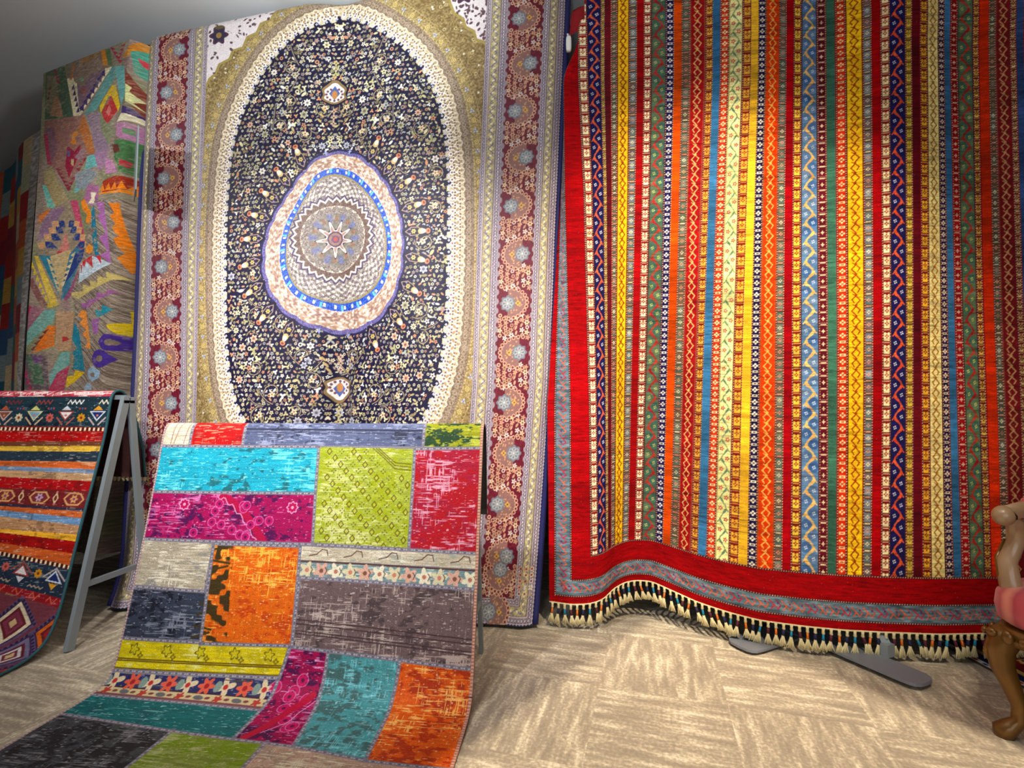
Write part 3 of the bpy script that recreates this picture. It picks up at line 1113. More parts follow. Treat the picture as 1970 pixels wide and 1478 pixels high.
# ================================================================== 2. striped carpet
# kind, photo column at y=150 (left,right), photo column at the field's lower edge (left,right), colours
ST = [
    ('blk', 1114, 1131, 1140, 1151, ((250, 240, 196), (156, 18, 20))),
    ('vin', 1132, 1156, 1152, 1165, ((26, 24, 76), (214, 80, 44), (238, 236, 236))),
    ('blk', 1156, 1164, 1166, 1171, ((214, 202, 104), (120, 116, 50))),
    ('sol', 1164, 1174, 1171, 1175, ((92, 18, 28),)),
    ('mul', 1175, 1187, 1175, 1181, ((92, 96, 76), (196, 120, 96))),
    ('lat', 1188, 1209, 1182, 1195, ((240, 188, 24), (140, 52, 20))),
    ('mul', 1210, 1225, 1196, 1206, ((112, 124, 134), (222, 200, 150))),
    ('sol', 1226, 1238, 1207, 1218, ((158, 6, 12),)),
    ('blk', 1238, 1252, 1219, 1232, ((250, 238, 198), (150, 18, 24))),
    ('vin', 1253, 1281, 1233, 1258, ((78, 96, 76), (150, 24, 34), (196, 200, 110))),
    ('wbk', 1281, 1297, 1259, 1272, ((26, 24, 80), (236, 228, 218))),
    ('sol', 1297, 1312, 1273, 1287, ((214, 72, 6),)),
    ('mul', 1312, 1328, 1288, 1301, ((96, 106, 84), (206, 120, 90))),
    ('lat', 1329, 1356, 1303, 1325, ((160, 16, 22), (222, 180, 110))),
    ('blk', 1358, 1372, 1326, 1340, ((224, 168, 62), (120, 34, 20))),
    ('sol', 1372, 1386, 1340, 1356, ((52, 110, 156),)),
    ('wbk', 1386, 1402, 1357, 1373, ((206, 52, 20), (240, 220, 170))),
    ('vic', 1403, 1427, 1374, 1399, ((240, 232, 156), (112, 138, 100), (190, 84, 66))),
    ('blk', 1428, 1445, 1400, 1417, ((232, 176, 56), (142, 30, 24))),
    ('sol', 1445, 1458, 1418, 1435, ((236, 178, 40),)),
    ('wbk', 1458, 1473, 1436, 1453, ((24, 20, 66), (240, 228, 200))),
    ('lat', 1474, 1500, 1455, 1485, ((214, 56, 8), (240, 176, 84))),
    ('mul', 1501, 1516, 1487, 1503, ((104, 114, 96), (220, 130, 110))),
    ('sol', 1516, 1530, 1504, 1519, ((158, 2, 14),)),
    ('blk', 1531, 1547, 1520, 1538, ((240, 206, 70), (136, 24, 18))),
    ('vin', 1548, 1578, 1539, 1575, ((84, 124, 164), (238, 194, 110), (206, 60, 30))),
    ('dot', 1579, 1596, 1576, 1591, ((96, 20, 34), (226, 200, 160))),
    ('sol', 1597, 1613, 1591, 1608, ((56, 104, 84),)),
    ('wbk', 1614, 1632, 1609, 1627, ((208, 46, 12), (244, 218, 160))),
    ('lat', 1633, 1660, 1629, 1658, ((242, 188, 24), (152, 52, 16))),
    ('mul', 1661, 1676, 1659, 1676, ((116, 128, 140), (228, 204, 150))),
    ('sol', 1677, 1690, 1677, 1693, ((154, 2, 8),)),
    ('blk', 1691, 1707, 1695, 1711, ((248, 232, 180), (146, 22, 20))),
    ('vin', 1707, 1734, 1712, 1741, ((28, 24, 80), (220, 72, 34), (230, 230, 240))),
    ('blk', 1735, 1748, 1743, 1760, ((214, 194, 70), (126, 110, 30))),
    ('sol', 1749, 1764, 1760, 1776, ((92, 12, 22),)),
    ('blk', 1765, 1780, 1777, 1793, ((230, 172, 40), (116, 30, 18))),
    ('lat', 1781, 1805, 1794, 1821, ((238, 218, 140), (160, 96, 32))),
    ('wbk', 1806, 1819, 1823, 1836, ((26, 20, 66), (234, 206, 170))),
    ('sol', 1820, 1833, 1838, 1855, ((50, 104, 146),)),
    ('dot', 1834, 1849, 1856, 1871, ((150, 14, 26), (216, 180, 140))),
    ('vin', 1850, 1881, 1872, 1896, ((84, 104, 76), (150, 26, 30), (206, 200, 90))),
    ('blk', 1882, 1893, 1897, 1909, ((214, 180, 76), (110, 30, 20))),
    ('sol', 1895, 1912, 1912, 1930, ((196, 42, 6),)),
    ('mul', 1912, 1924, 1931, 1944, ((80, 84, 66), (176, 120, 90))),
    ('lat', 1925, 1950, 1945, 1972, ((120, 22, 28), (196, 150, 96))),
    ('blk', 1950, 1960, 1973, 1984, ((206, 190, 130), (110, 30, 26))),
    ('sol', 1961, 1974, 1985, 1999, ((48, 76, 128),)),
    ('blk', 1975, 1990, 2000, 2016, ((214, 150, 50), (116, 34, 24))),
    ('vin', 1991, 2017, 2017, 2044, ((84, 104, 76), (150, 26, 30), (206, 200, 90))),
    ('wbk', 2018, 2033, 2045, 2061, ((26, 22, 74), (234, 206, 170))),
    ('sol', 2034, 2050, 2062, 2079, ((158, 4, 12),)),
]
# border columns on the left and right: (nominal width, photo column and set-back for each row)
bott_edge = [(1058, 1157), (1080, 1160), (1101, 1163), (1131, 1162), (1150, 1157), (1162, 1151), (1182, 1131), (1202, 1120), (1223, 1116), (1253, 1118), (1273, 1127), (1304, 1141), (1344, 1159), (1399, 1177), (1461, 1193), (1542, 1204), (1623, 1212), (1700, 1216), (1806, 1220), (1911, 1218), (2060, 1217), (2140, 1217)]
ZB = 0.12
LEFTW, REDW, EDGEW = 31.0, 42.0, 11.0
# knots along u: nominal u, column at y=0, 60, 160, 370, 780 and bottom
knots = [
    (0.0, (1135, 0.16), (1118, 0.12), (1090, 0.10), (1078, 0.05), (1053, 0), (1057, 0)),
    (EDGEW, (1133, 0.12), (1116, 0.09), (1087, 0.06), (1079, 0.03), (1068, 0), (1068, 0)),
    (EDGEW + LEFTW, (1129, 0.05), (1112, 0.03), (1084, 0.0), (1086, 0), (1097, 0), (1099, 0)),
]
UF = EDGEW + LEFTW + REDW


def stripe_cols():
    ks = []
    for r in ST: ks.append((r[1], r[3]))
    ks.append((ST[-1][2], ST[-1][4]))
    return ks


_sc = stripe_cols()
US = [UF + (a - 1114) for a, b in _sc]
for (a, b), u in zip(_sc, US):
    off = np.interp(a, [1114, 1132, 1160], [1, 0.75, 0])
    y0 = a + np.interp(a, [1114, 1132, 1156, 1200], [10, -4, 0, 0])
    y60 = a - 2 * off
    mid = a + (b - a) * 0.62
    mid += np.interp(a, [1114, 1190, 1300], [5, 0, 0])
    m37 = a + (b - a) * 0.22 + np.interp(a, [1114, 1190, 1300], [5, 1, 0])
    knots.append((u, (y0, 0), (y60, 0), (a, 0), (m37, 0), (mid, 0), (b, 0)))
uR = US[-1]
for du, dx in ((REDW, 46), (REDW + LEFTW, 80), (REDW + LEFTW + EDGEW, 92)):
    b = ST[-1][4] + dx
    a = ST[-1][2] + du
    knots.append((uR + du, (a, 0), (a, 0), (a, 0), (a + 5, 0), (a + (b - a) * .62, 0), (b, 0)))
UTOT = uR + REDW + LEFTW + EDGEW
RAIL_Y = 2.45
VF, VR, VB, VE = 1070.0, 1113.0, 1143.0, 1157.0  # lower end of the field, red band, grey band, red edge


def striped_points(nx, ny):
    ku = np.array([k[0] for k in knots])
    u = np.linspace(0, UTOT, nx)
    v = np.linspace(-45, VE, ny)
    rows = []
    zs = []
    for ri, y in enumerate((0, 60, 160, 370, 780)):
        col = np.array([k[1 + ri][0] for k in knots])
        back = np.array([k[1 + ri][1] for k in knots])
        cu = np.interp(u, ku, col)
        bk = np.interp(u, ku, back)
        t = y / 1157.0
        # plane swings forward towards the hem
        by = np.array([b[0] for b in bott_edge])
        pts = []
        for c, bb in zip(cu, bk):
            Yp = RAIL_Y
            X, Z = ony(c, y, Yp)
            pts.append((X, Yp + bb, Z))
        rows.append(np.array(pts))
    bc = np.interp(u, ku, np.array([k[6][0] for k in knots]))
    be = np.interp(bc, [b[0] for b in bott_edge], [b[1] for b in bott_edge])
    bot = []
    for c, e_ in zip(bc, be):
        # the hem both lifts and swings back where it arches
        dev = max(0.0, np.interp(c, [1058, 1130, 1461, 1623], [1157, 1165, 1193, 1212]) - e_)
        zb = ZB + 0.55 * dev * 2.35 / F_PX
        X, Y = onz(c, e_, zb)
        bot.append((X, Y, zb))
    bot = np.array(bot)
    # smooth the hem curve
    ker = np.ones(max(3, nx // 60))
    ker /= ker.sum()
    for k in range(3):
        pad = len(ker) // 2
        for _ in range(2):
            q = np.pad(bot[:, k], (len(ker), len(ker)), mode='reflect', reflect_type='odd')
            bot[:, k] = np.convolve(q, ker, 'same')[len(ker):-len(ker)]
    # mean plane swing
    out = np.zeros((ny, nx, 3))
    top = rows[2]
    for j, vv in enumerate(v):
        t = vv / VE
        z = np.interp(vv, [-45, 0, VE], [3.175, 3.06, ZB])
        s = np.clip((3.06 - z) / (3.06 - ZB), 0, 1)
        ys = [0, 60, 160, 370, 780]
        if vv <= 0: a = rows[0]; Xp = a[:, 0]; Yp = a[:, 1]
        else:
            # columns by the straight-down height of each row
            zz = [r[0, 2] for r in rows]
            k = 0
            while k < 3 and z < zz[k + 1]: k += 1
            f = np.clip((zz[k] - z) / (zz[k] - zz[k + 1]), 0, 1)
            if z < zz[4]:
                Xp = rows[4][:, 0]
                bkp = rows[4][:, 1]
            else:
                f = f * f * (3 - 2 * f) if k < 2 else f
                Xp = rows[k][:, 0] * (1 - f) + rows[k + 1][:, 0] * f
                bkp = rows[k][:, 1] * (1 - f) + rows[k + 1][:, 1] * f
            Yp = bkp
        # depth: rail at the top, hem curve at the bottom
        wgt = s ** 1.6
        Ys = Yp * (1 - wgt) + bot[:, 1] * wgt
        if z >= zz[4] if vv > 0 else True:
            Xs = Xp * (Ys / np.maximum(Yp, 1e-3)) if vv > 0 else Xp
            last = Xs
        else:
            f = np.clip((zz[4] - z) / (zz[4] - ZB), 0, 1)
            r4 = rows[4][:, 0] / rows[4][:, 1]
            rb = bot[:, 0] / bot[:, 1]
            Xs = (r4 * (1 - f) + rb * f) * Ys
        out[j, :, 0] = Xs
        out[j, :, 1] = Ys
        out[j, :, 2] = z + (bot[:, 2] - ZB) * s ** 3
    # gentle folds
    U_, V_ = np.meshgrid(u, v)
    Sg = np.clip(V_ / VE, 0, 1)
    fold = 0.018 * np.sin(U_ / 42.0 + 0.6) * (1 - Sg) + 0.016 * np.sin(U_ / 67.0 + V_ / 500.0) * np.minimum(1, 2.2 * (1 - Sg))
    fold *= np.clip((U_ - 60) / 60, 0, 1)
    out[:, :, 1] += fold
    return out, u, v


def striped_canvas(nx, ny):
    C = Canvas(0, UTOT, -45, VE, nx, ny, (158, 4, 12))
    img = C.img
    U, V = C.U, C.V
    ab = streaks(ny, nx, 14, 500, 3)
    r = np.random.default_rng(5)

    def cols(a, b): return slice(max(0, int(round((a - C.u0) / C.du))), max(1, int(round((b - C.u0) / C.du))))

    vend = int((VF - C.v0) / C.dv)

    def abrash(col, seed, amt=0.16):
        n = vnoise(ny, 1, 60, 1, seed) * 0.6 + vnoise(ny, 1, 14, 1, seed + 1) * 0.4
        return np.asarray(col, np.float32)[None, None, :] * (1 + (n - 0.5)[..., None] * 2 * amt)

    def dashes(u, dark=(70, 14, 20), light=(228, 190, 150)):
        C.rect(u - 1.1, u + 1.1, -50, VF, dark)
        y = -45 + (u % 3)
        while y < VF:
            C.rect(u - 0.8, u + 0.8, y, y + 2.2, light)
            y += 4.6

    for idx, (kd, a, b, c_, d_, cs) in enumerate(ST):
        ua, ub = UF + a - 1114, UF + b - 1114
        w = ub - ua
        cu = (ua + ub) / 2
        sl = cols(ua, ub)
        if kd == 'sol':
            img[:, sl] = abrash(cs[0], 100 + idx, 0.24)
        elif kd in ('blk', 'wbk', 'mul', 'dot'):
            g = mixc(cs[1], (96, 20, 22), 0.35) if kd == 'blk' else cs[0]
            img[:, sl] = abrash(g if kd != 'mul' else (84, 74, 62), 100 + idx, 0.12)
            per = 22.5 * (w / 15.5) ** 0.35
            y = -45 + r.uniform(0, 15)
            k = 0
            hw = w * 0.34
            while y < VF + 10:
                if kd == 'blk':
                    c0 = mixc(cs[0], (236, 160, 60), (0.12 if cs[0][2] > 140 else 0.35) * vnoise(400, 1, 7, 1, 30 + idx)[k % 400, 0])
                    C.rect(cu - hw, cu + hw, y + 1.5, y + per * 0.74, c0)
                    q = per * 0.37
                    for ox, oy in ((0, 2.6), (0, -2.6), (2.6, 0), (-2.6, 0)):
                        C.rect(cu + ox * w / 16 - 1.2, cu + ox * w / 16 + 1.2, y + q + oy - 1.2, y + q + oy + 1.2, cs[1])
                    C.disc((cu, y + q), 1.2, mixc(cs[0], (90, 30, 20), 0.3))
                    C.rect(cu - w * 0.1, cu + w * 0.1, y + 1.0, y + 3.2, cs[1])
                    C.rect(cu - hw, cu + hw, y + per * 0.82, y + per * 0.90, mixc(cs[0], (150, 80, 60), 0.4))
                elif kd == 'wbk':
                    q = per * 0.37
                    for ox, oy in ((0, 3.0), (0, -3.0), (3.0, 0), (-3.0, 0)):
                        C.disc((cu + ox * w / 15, y + q + oy), 1.9, cs[1])
                    C.rect(cu - hw * 0.9, cu + hw * 0.9, y + per * 0.76, y + per * 0.96, cs[1])
                    C.rect(cu - hw * 0.45, cu + hw * 0.45, y + per * 0.82, y + per * 0.90, cs[0])
                elif kd == 'mul':
                    t = r.integers(4)
                    c0 = [cs[0], mixc(cs[0], (70, 96, 90), 0.5), mixc(cs[0], (110, 60, 50), 0.45), mixc(cs[0], (150, 160, 160), 0.3)][t]
                    C.rect(cu - hw * 1.1, cu + hw * 1.1, y + 1, y + per * 0.72, c0)
                    cf = [(222, 206, 170), cs[1], (220, 150, 120)][r.integers(3)]
                    q = per * 0.36
                    for ox, oy in ((0, 2.4), (0, -2.4), (2.6, 0), (-2.6, 0)): C.disc((cu + ox * w / 16, y + q + oy), 1.35, cf)
                    C.rect(cu - hw * 0.9, cu + hw * 0.9, y + per * 0.80, y + per * 0.90, cf)
                else:
                    C.flower((cu, y + per * 0.36), 2.8, 4, cs[1], None, 0.4)
                    C.rect(cu - hw, cu + hw, y + per * 0.78, y + per * 0.90, cs[1])
                    if k % 3 == 1: C.rect(cu - hw, cu + hw, y + per * 0.66, y + per * 0.72, mixc(cs[1], cs[0], 0.5))
                y += per
                k += 1
            dk = (84, 16, 26) if kd != 'wbk' else (60, 14, 30)
            dashes(ua + 1.0, dk)
            dashes(ub - 1.0, dk)
        elif kd == 'lat':
            img[:, sl] = abrash(cs[0], 100 + idx, 0.10)
            per = 18.5 * (w / 25) ** 0.5
            y = -45 + r.uniform(-10, 0)
            A = w * 0.27
            k = 0
            while y < VF + 10:
                t = 0.14 * w
                C.line([(cu - A * 0.2, y), (cu + A, y + per * 0.5), (cu - A * 0.2, y + per)] if k % 2 else [(cu + A * 0.2, y), (cu - A, y + per * 0.5), (cu + A * 0.2, y + per)], 2.1, cs[1])
                C.line([(cu + A * 0.2, y), (cu - A * 0.95, y + per * 0.42), (cu - A * 0.45, y + per * 0.72)] if k % 2 else [(cu - A * 0.2, y), (cu + A * 0.95, y + per * 0.42), (cu + A * 0.45, y + per * 0.72)], 2.0, cs[1])
                C.line([(cu - A * 0.75, y - 2), (cu, y + 2)], 1.6, cs[1])
                y += per
                k += 1
            C.rect(ua - 0.6, ua + 0.8, -50, VF, mixc(cs[1], (60, 20, 20), 0.5))
            C.rect(ub - 0.8, ub + 0.6, -50, VF, mixc(cs[1], (60, 20, 20), 0.5))
        elif kd in ('vin', 'vic'):
            img[:, sl] = abrash(cs[0], 100 + idx, 0.2)
            per = 37.5
            y = -60 + r.uniform(0, 20)
            k = 0
            A = w * 0.23
            while y < VF + 20:
                sd = 1 if k % 2 else -1
                h = per / 2 * r.uniform(0.92, 1.08)
                jx = r.uniform(-0.6, 0.6)
                c1 = mixc(cs[1], (236, 130, 70), 0.35 * r.random()) if kd == 'vin' else mixc(cs[1], (70, 120, 110), 0.5 * r.random())
                wd = 4.4 if kd == 'vin' else 2.8
                C.line([(cu + sd * A, y), (cu + sd * A * 0.75 + jx, y + h * 0.22), (cu + sd * A * 0.1, y + h * 0.42)], wd * w / 27, c1)
                C.line([(cu + sd * A * 0.1, y + h * 0.42), (cu - sd * A * 0.7 + jx, y + h * 0.72), (cu - sd * A, y + h)], wd * 0.72 * w / 27, mixc(c1, cs[0], 0.12))
                C.line([(cu - sd * A, y + h), (cu - sd * A * 1.7, y + h * 1.25)], 2.2, c1)
                C.line([(cu - sd * A * 0.9, y + h), (cu - sd * A * 0.1, y + h * 1.35)], 2.4, c1)
                ccx, ccy = cu + sd * A * 0.95, y + h * 0.98
                if kd == 'vin':
                    bcol = cs[0]
                    if cs[0][1] > 90: bcol = mixc(cs[0], (60, 120, 110) if r.random() < .5 else (120, 150, 110), 0.45)
                    if idx in (25,): bcol = mixc((60, 100, 160), (150, 170, 190), r.random() * 0.6)
                    C.disc((ccx - sd * 1.0, ccy - 1.5), w * 0.27, mixc(bcol, (20, 20, 30), 0.12) if cs[0][1] > 90 else bcol, 9.0, 0.4 * sd)
                    C.disc((ccx + sd * 1.5, ccy + 3), w * 0.20, bcol, 5.0, -0.6 * sd)
                    for t in range(4): C.disc((ccx + 2.1 * math.cos(t * 1.57 + 0.4), ccy + 2.4 * math.sin(t * 1.57 + 0.4)), 1.15, cs[2] if idx != 25 else (206, 222, 230))
                else:
                    C.flower((ccx, ccy), 3.6, 5, cs[2], (244, 220, 170), 0.3)
                C.disc((cu - sd * A, y + h), 2.1, (230, 150, 90) if kd == 'vin' else (220, 196, 90))
                C.disc((cu - sd * A, y + h), 1.0, (190, 40, 30))
                y += h
                k += 1
            dk = (60, 40, 40) if kd == 'vin' else (150, 110, 50)
            C.rect(ua - 0.5, ua + 0.9, -50, VF, dk)
            C.rect(ub - 0.9, ub + 0.5, -50, VF, dk)
    # ---- red bands and grey lattice border round the field
    red = abrash((160, 3, 10), 900, 0.14)
    g0, g1 = EDGEW, EDGEW + LEFTW
    img[:, cols(0, UF)] = red
    img[:, cols(uR, UTOT)] = red
    img[vend:, :] = abrash((150, 3, 9), 901, 0.12)[vend:]
    grey = (98, 122, 134)
    n = vnoise(ny, nx, 3, 12, 41)
    for sl_ in (cols(g0, g1), cols(UTOT - g1, UTOT - g0)):
        jb = int((VB - C.v0) / C.dv)
        t = np.asarray(grey, np.float32) + ((n[:jb, sl_] - 0.5) * 60)[..., None] * np.array([1, 0.8, 0.9], np.float32)
        img[:jb, sl_] = t
    ja, jb = int((VR - C.v0) / C.dv), int((VB - C.v0) / C.dv)
    sl_ = cols(g0, UTOT - g0)
    img[ja:jb, sl_] = np.asarray(grey, np.float32) + ((n[ja:jb, sl_] - 0.5) * 60)[..., None]
    ora = (222, 96, 62)

    def latt(pt, L, along0):
        s_ = along0
        k = 0
        while s_ < L:
            cc = ora if k % 3 else (196, 40, 60)
            A = 7.5
            C.line([pt(s_, -A), pt(s_ + 9, 0.5), pt(s_ + 4, A)], 2.0, cc)
            C.line([pt(s_ + 9, 0.5), pt(s_ + 16, A * 0.9), pt(s_ + 20, 0)], 1.9, cc)
            C.line([pt(s_ + 12, -A), pt(s_ + 20, 0)], 1.9, mixc(cc, (90, 50, 110), 0.3))
            C.disc(pt(s_ + 15, -3), 1.5, (60, 60, 120))
            s_ += 21
            k += 1

    gm = (g0 + g1) / 2
    latt(lambda s_, t: (gm + t, s_), VB - 22, -45)
    latt(lambda s_, t: (UTOT - gm + t, s_), VB - 22, -45)
    vm_ = (VR + VB) / 2
    latt(lambda s_, t: (s_, vm_ + t), UTOT - g0 - 20, g0 + 12)

    def dashrect(inset, vv):
        dk, lt = (60, 12, 20), (222, 186, 160)
        for u_ in (inset, UTOT - inset):
            C.rect(u_ - 1.6, u_ + 1.6, -50, vv, dk)
            y = -45
            while y < vv:
                C.rect(u_ - 0.8, u_ + 0.8, y, y + 2.2, lt)
                y += 4.4
        C.rect(inset, UTOT - inset, vv - 1.6, vv + 1.6, dk)
        x = inset
        while x < UTOT - inset:
            C.rect(x, x + 2.2, vv - 0.8, vv + 0.8, lt)
            x += 4.4

    dashrect(g0, VB)
    dashrect(g1, VR)
    dashrect(UF - 1, VF)
    # yarn streaks
    img *= (0.74 + 0.50 * streaks(ny, nx, 1.8, 16, 9))[..., None]
    dl = vnoise(ny, nx, 2.2, 30, 29)
    img *= (1 - 0.22 * np.clip((dl - 0.78) * 6, 0, 1))[..., None]
    img *= (0.95 + 0.1 * vnoise(ny, nx, 5, 200, 19))[..., None]
    sp = (np.random.default_rng(2).random((ny, nx)) > 0.9993)
    img[sp] = img[sp] * 0.6 + np.array((255, 200, 170)) * 0.4
    return C


NXS, NYS = 1050, 1150
sc_root = empty('striped_carpet', (1.0, 2.4, 0.0))
tag(sc_root, 'red bordered wool carpet with many vertical patterned stripes and a tasselled wavy hem', 'carpet')
C2 = striped_canvas(NXS, NYS)
P2, u2, v2 = striped_points(NXS, NYS)
unpar(grid_mesh('pile', P2[::-1], C2.img[::-1], M_WOOL, sc_root), sc_root)
hem = P2[-1].copy()
P2l = striped_points(120, 60)[0][::-1]
unpar(slab('backing', P2l, -0.003, -0.007, M_BACK_R, sc_root), sc_root)
# folded-over upper corner
m = MB()
cpts = []
for t in range(9):
    a = t / 8
    for k in range(7):
        b = k / 6
        X, Z = ony(1100 + 42 * b + 4 * math.sin(a * 5), -60 + 128 * a + 10 * b, 2.56 + 0.02 * math.sin(a * 6 + b * 3))
        cpts.append((X, 2.56 - 0.03 * math.sin(b * 3.1), min(Z, 3.19)))
fs = [(t * 7 + k, t * 7 + k + 1, t * 7 + k + 8, t * 7 + k + 7) for t in range(8) for k in range(6)]
m.add(cpts, fs)
unpar(m.build('folded_corner', simple('folded_red_wool', (150, 8, 20), 0.85, var=0.3, scale=70, bump=0.5), sc_root, True), sc_root)

# fringe: knotted tassels with coloured wraps
WR = [simple('orange_wrap', (226, 112, 24), 0.8), simple('turquoise_wrap', (24, 132, 170), 0.8), simple('navy_wrap', (30, 28, 74), 0.8), simple('plum_wrap', (88, 20, 44), 0.8)]
dist = np.r_[0, np.cumsum(np.hypot(*np.diff(hem[:, :2], axis=0).T))]
m = MB()
m.tube([hem[i] + np.array([0, 0, -0.002]) for i in range(0, NXS, 8)], 0.0035, 6)
unpar(m.build('fringe_heading', M_CREAM, sc_root, True), sc_root)
NT = 84
rt = random.Random(4)
for k in range(NT):
    s_ = dist[-1] * (k + 0.5) / NT
    x, y = np.interp(s_, dist, hem[:, 0]), np.interp(s_, dist, hem[:, 1])
    i = int(np.searchsorted(dist, s_))
    T_ = hem[min(i + 6, NXS - 1)] - hem[max(i - 6, 0)]
    T_ = Vector((T_[0], T_[1], 0)).normalized()
    lean = rt.uniform(-0.55, 0.75)
    ln = rt.uniform(0.9, 1.12)
    top = Vector((x, y, np.interp(s_, dist, hem[:, 2]) - 0.002))
    d = (Vector((0, 0, -1)) + T_ * lean * 0.5 + Vector((0, -0.12, 0))).normalized()
    kn = top + Vector((0, 0, -1)) * 0.022
    sk0 = kn + d * 0.026
    end = sk0 + d * 0.042 * ln
    if end.z < 0.008: end.z = 0.008
    m = MB()
    m.tube([top, top * 0.5 + kn * 0.5, kn, kn + d * 0.004], [0.008, 0.0055, 0.0075, 0.004], 7)
    # skirt of loose yarns
    m.tube([sk0 - d * 0.003, sk0 + d * 0.012, end], [0.0045, 0.0075, 0.0065], 8, 0.7, True)
    for q in range(6):
        a = (q - 2.5) / 2.5
        m.tube([sk0, sk0.lerp(end, 0.55) + T_ * a * 0.008, end + T_ * a * (0.014 + 0.004 * rt.random()) + Vector((0, rt.uniform(-.004, .004), -0.004 if end.z > 0.015 else 0))], [0.003, 0.0034, 0.0022], 5)
    o = unpar(m.build('tassel', M_CREAM, sc_root, True), sc_root)
    m = MB()
    m.tube([kn + d * 0.001, kn.lerp(sk0, 0.5), sk0 + d * 0.002], [0.0048, 0.0062 if k % 2 else 0.0050, 0.0056], 7)
    wr = m.build('tassel_wrap', WR[(0, 2, 1, 3)[k % 4]], o, True)
    wr.matrix_parent_inverse = Matrix.Translation(-sc_root.location)
    wr.matrix_parent_inverse = Matrix.Identity(4)


# ================================================================== worn patches
def distress(C, pts, base, pale, dark=None, wear=0.5, seed=0, warp=0.5, fu=22, fv=2.2, blotch=None, dth=0.62, vert=0.0):
    """overdyed worn wool: dye colour, pale warp threads showing through, darker islands"""
    W, m = C.mask(pts)
    if W is None: return
    ny, nx = m.shape
    b = np.asarray(base, np.float32)
    st_ = streaks(ny, nx, fv, fu, seed)
    if vert > 0: st_ = st_ * (1 - vert) + vert * streaks(ny, nx, fu, fv, seed + 40)
    bl = 0.6 * vnoise(ny, nx, 45, 45, seed + 3) + 0.4 * vnoise(ny, nx, 12, 14, seed + 4)
    col = b * (0.82 + 0.36 * st_)[..., None]
    if dark is not None:
        dk_ = 0.45 * bl + 0.35 * vnoise(ny, nx, 8, 10, seed + 6) + 0.2 * vnoise(ny, nx, 2.2, 4, seed + 7)
        t = np.clip((dk_ - (dth - 0.02)) * 11, 0, 0.9)[..., None]
        col = col * (1 - t) + np.asarray(dark, np.float32) * t
    # threads: worn places show the pale warp and weft
    ins = m > 0.5
    if not ins.any(): return W, m
    big = 0.5 * vnoise(ny, nx, 60, 50, seed + 14) + 0.3 * vnoise(ny, nx, 16, 24, seed + 15) + 0.2 * vnoise(ny, nx, 4, 9, seed + 16)
    hz = vnoise(ny, nx, 1.6, 16, seed + 8)
    vt = vnoise(ny, nx, 16, 1.6, seed + 9)
    gx = (np.arange(nx) % 3 == 0)[None, :] * 1.0
    gy = (np.arange(ny) % 3 == 0)[:, None] * 1.0
    th = big * 0.9 + np.maximum(hz + gy * 0.25 * warp, (vt + gx * 0.25 * warp) * (0.75 + 0.4 * vert)) * 0.75
    lim = np.quantile(th[ins], 1 - wear * 0.55)
    t = np.clip((th - lim) * 7, 0, 0.9)[..., None]
    col = col * (1 - t) + np.asarray(pale, np.float32) * t
    n_s = vnoise(ny, nx, 1.5, 5, seed + 21)
    t = np.clip((n_s - 0.86) * 14, 0, 0.7)[..., None]
    col = col * (1 - t) + np.asarray(mixc(pale, (250, 250, 245), 0.4), np.float32) * t
    C.put(W, m, col)
    return W, m


# ================================================================== 3. patchwork rug on an A-frame
PXL, PXR = -1.74, -0.341
prof = [(2.052, 0.62), (2.044, 0.74), (2.036, 0.86), (2.030, 0.94), (2.015, 0.985), (1.985, 1.000), (1.962, 0.985), (1.95, 0.95), (1.915, 0.75), (1.87, 0.52), (1.82, 0.30), (1.783, 0.14), (1.76, 0.07), (1.73, 0.03), (1.68, 0.014), (1.55, 0.010), (1.20, 0.010), (0.62, 0.010)]


def dense_profile(prof, n, fix_front=None):
    p = np.array(prof, float)
    for _ in range(2):
        q = 0.75 * p[:-1] + 0.25 * p[1:]
        r = 0.25 * p[:-1] + 0.75 * p[1:]
        z = np.empty((len(q) * 2 + 2, 2))
        z[0], z[-1] = p[0], p[-1]
        z[1:-1:2], z[2:-1:2] = q, r
        p = z
    d = np.r_[0, np.cumsum(np.hypot(*np.diff(p, axis=0).T))]
    t = np.linspace(0, d[-1], n)
    return np.stack([np.interp(t, d, p[:, 0]), np.interp(t, d, p[:, 1])], 1), t


def prof_map(pp, tt, y_from):
    """photo point to (X, arc length) on an extruded profile, searching from the ridge forward"""
    k0 = int(np.argmax(pp[:, 1]))

    def f(x, y):
        best = None
        r = ray(x, y)
        Y, Z, S = pp[k0:, 0], pp[k0:, 1], tt[k0:]
        z_at = CAM_Z + r[2] / r[1] * Y
        g = z_at - Z
        for k in range(len(g) - 1):
            if g[k] * g[k + 1] <= 0 and g[k] != g[k + 1]:
                a = g[k] / (g[k] - g[k + 1])
                Yh = Y[k] + a * (Y[k + 1] - Y[k])
                best = (r[0] / r[1] * Yh, S[k] + a * (S[k + 1] - S[k]))
        if best is None: best = (r[0] / r[1] * Y[0], S[0] - 0.02)
        return best

    return f


NXP, NYP = 640, 1250
pp3, t3 = dense_profile(prof, NYP)
map3 = prof_map(pp3, t3, 0)
RID3 = t3[int(np.argmax(pp3[:, 1]))]


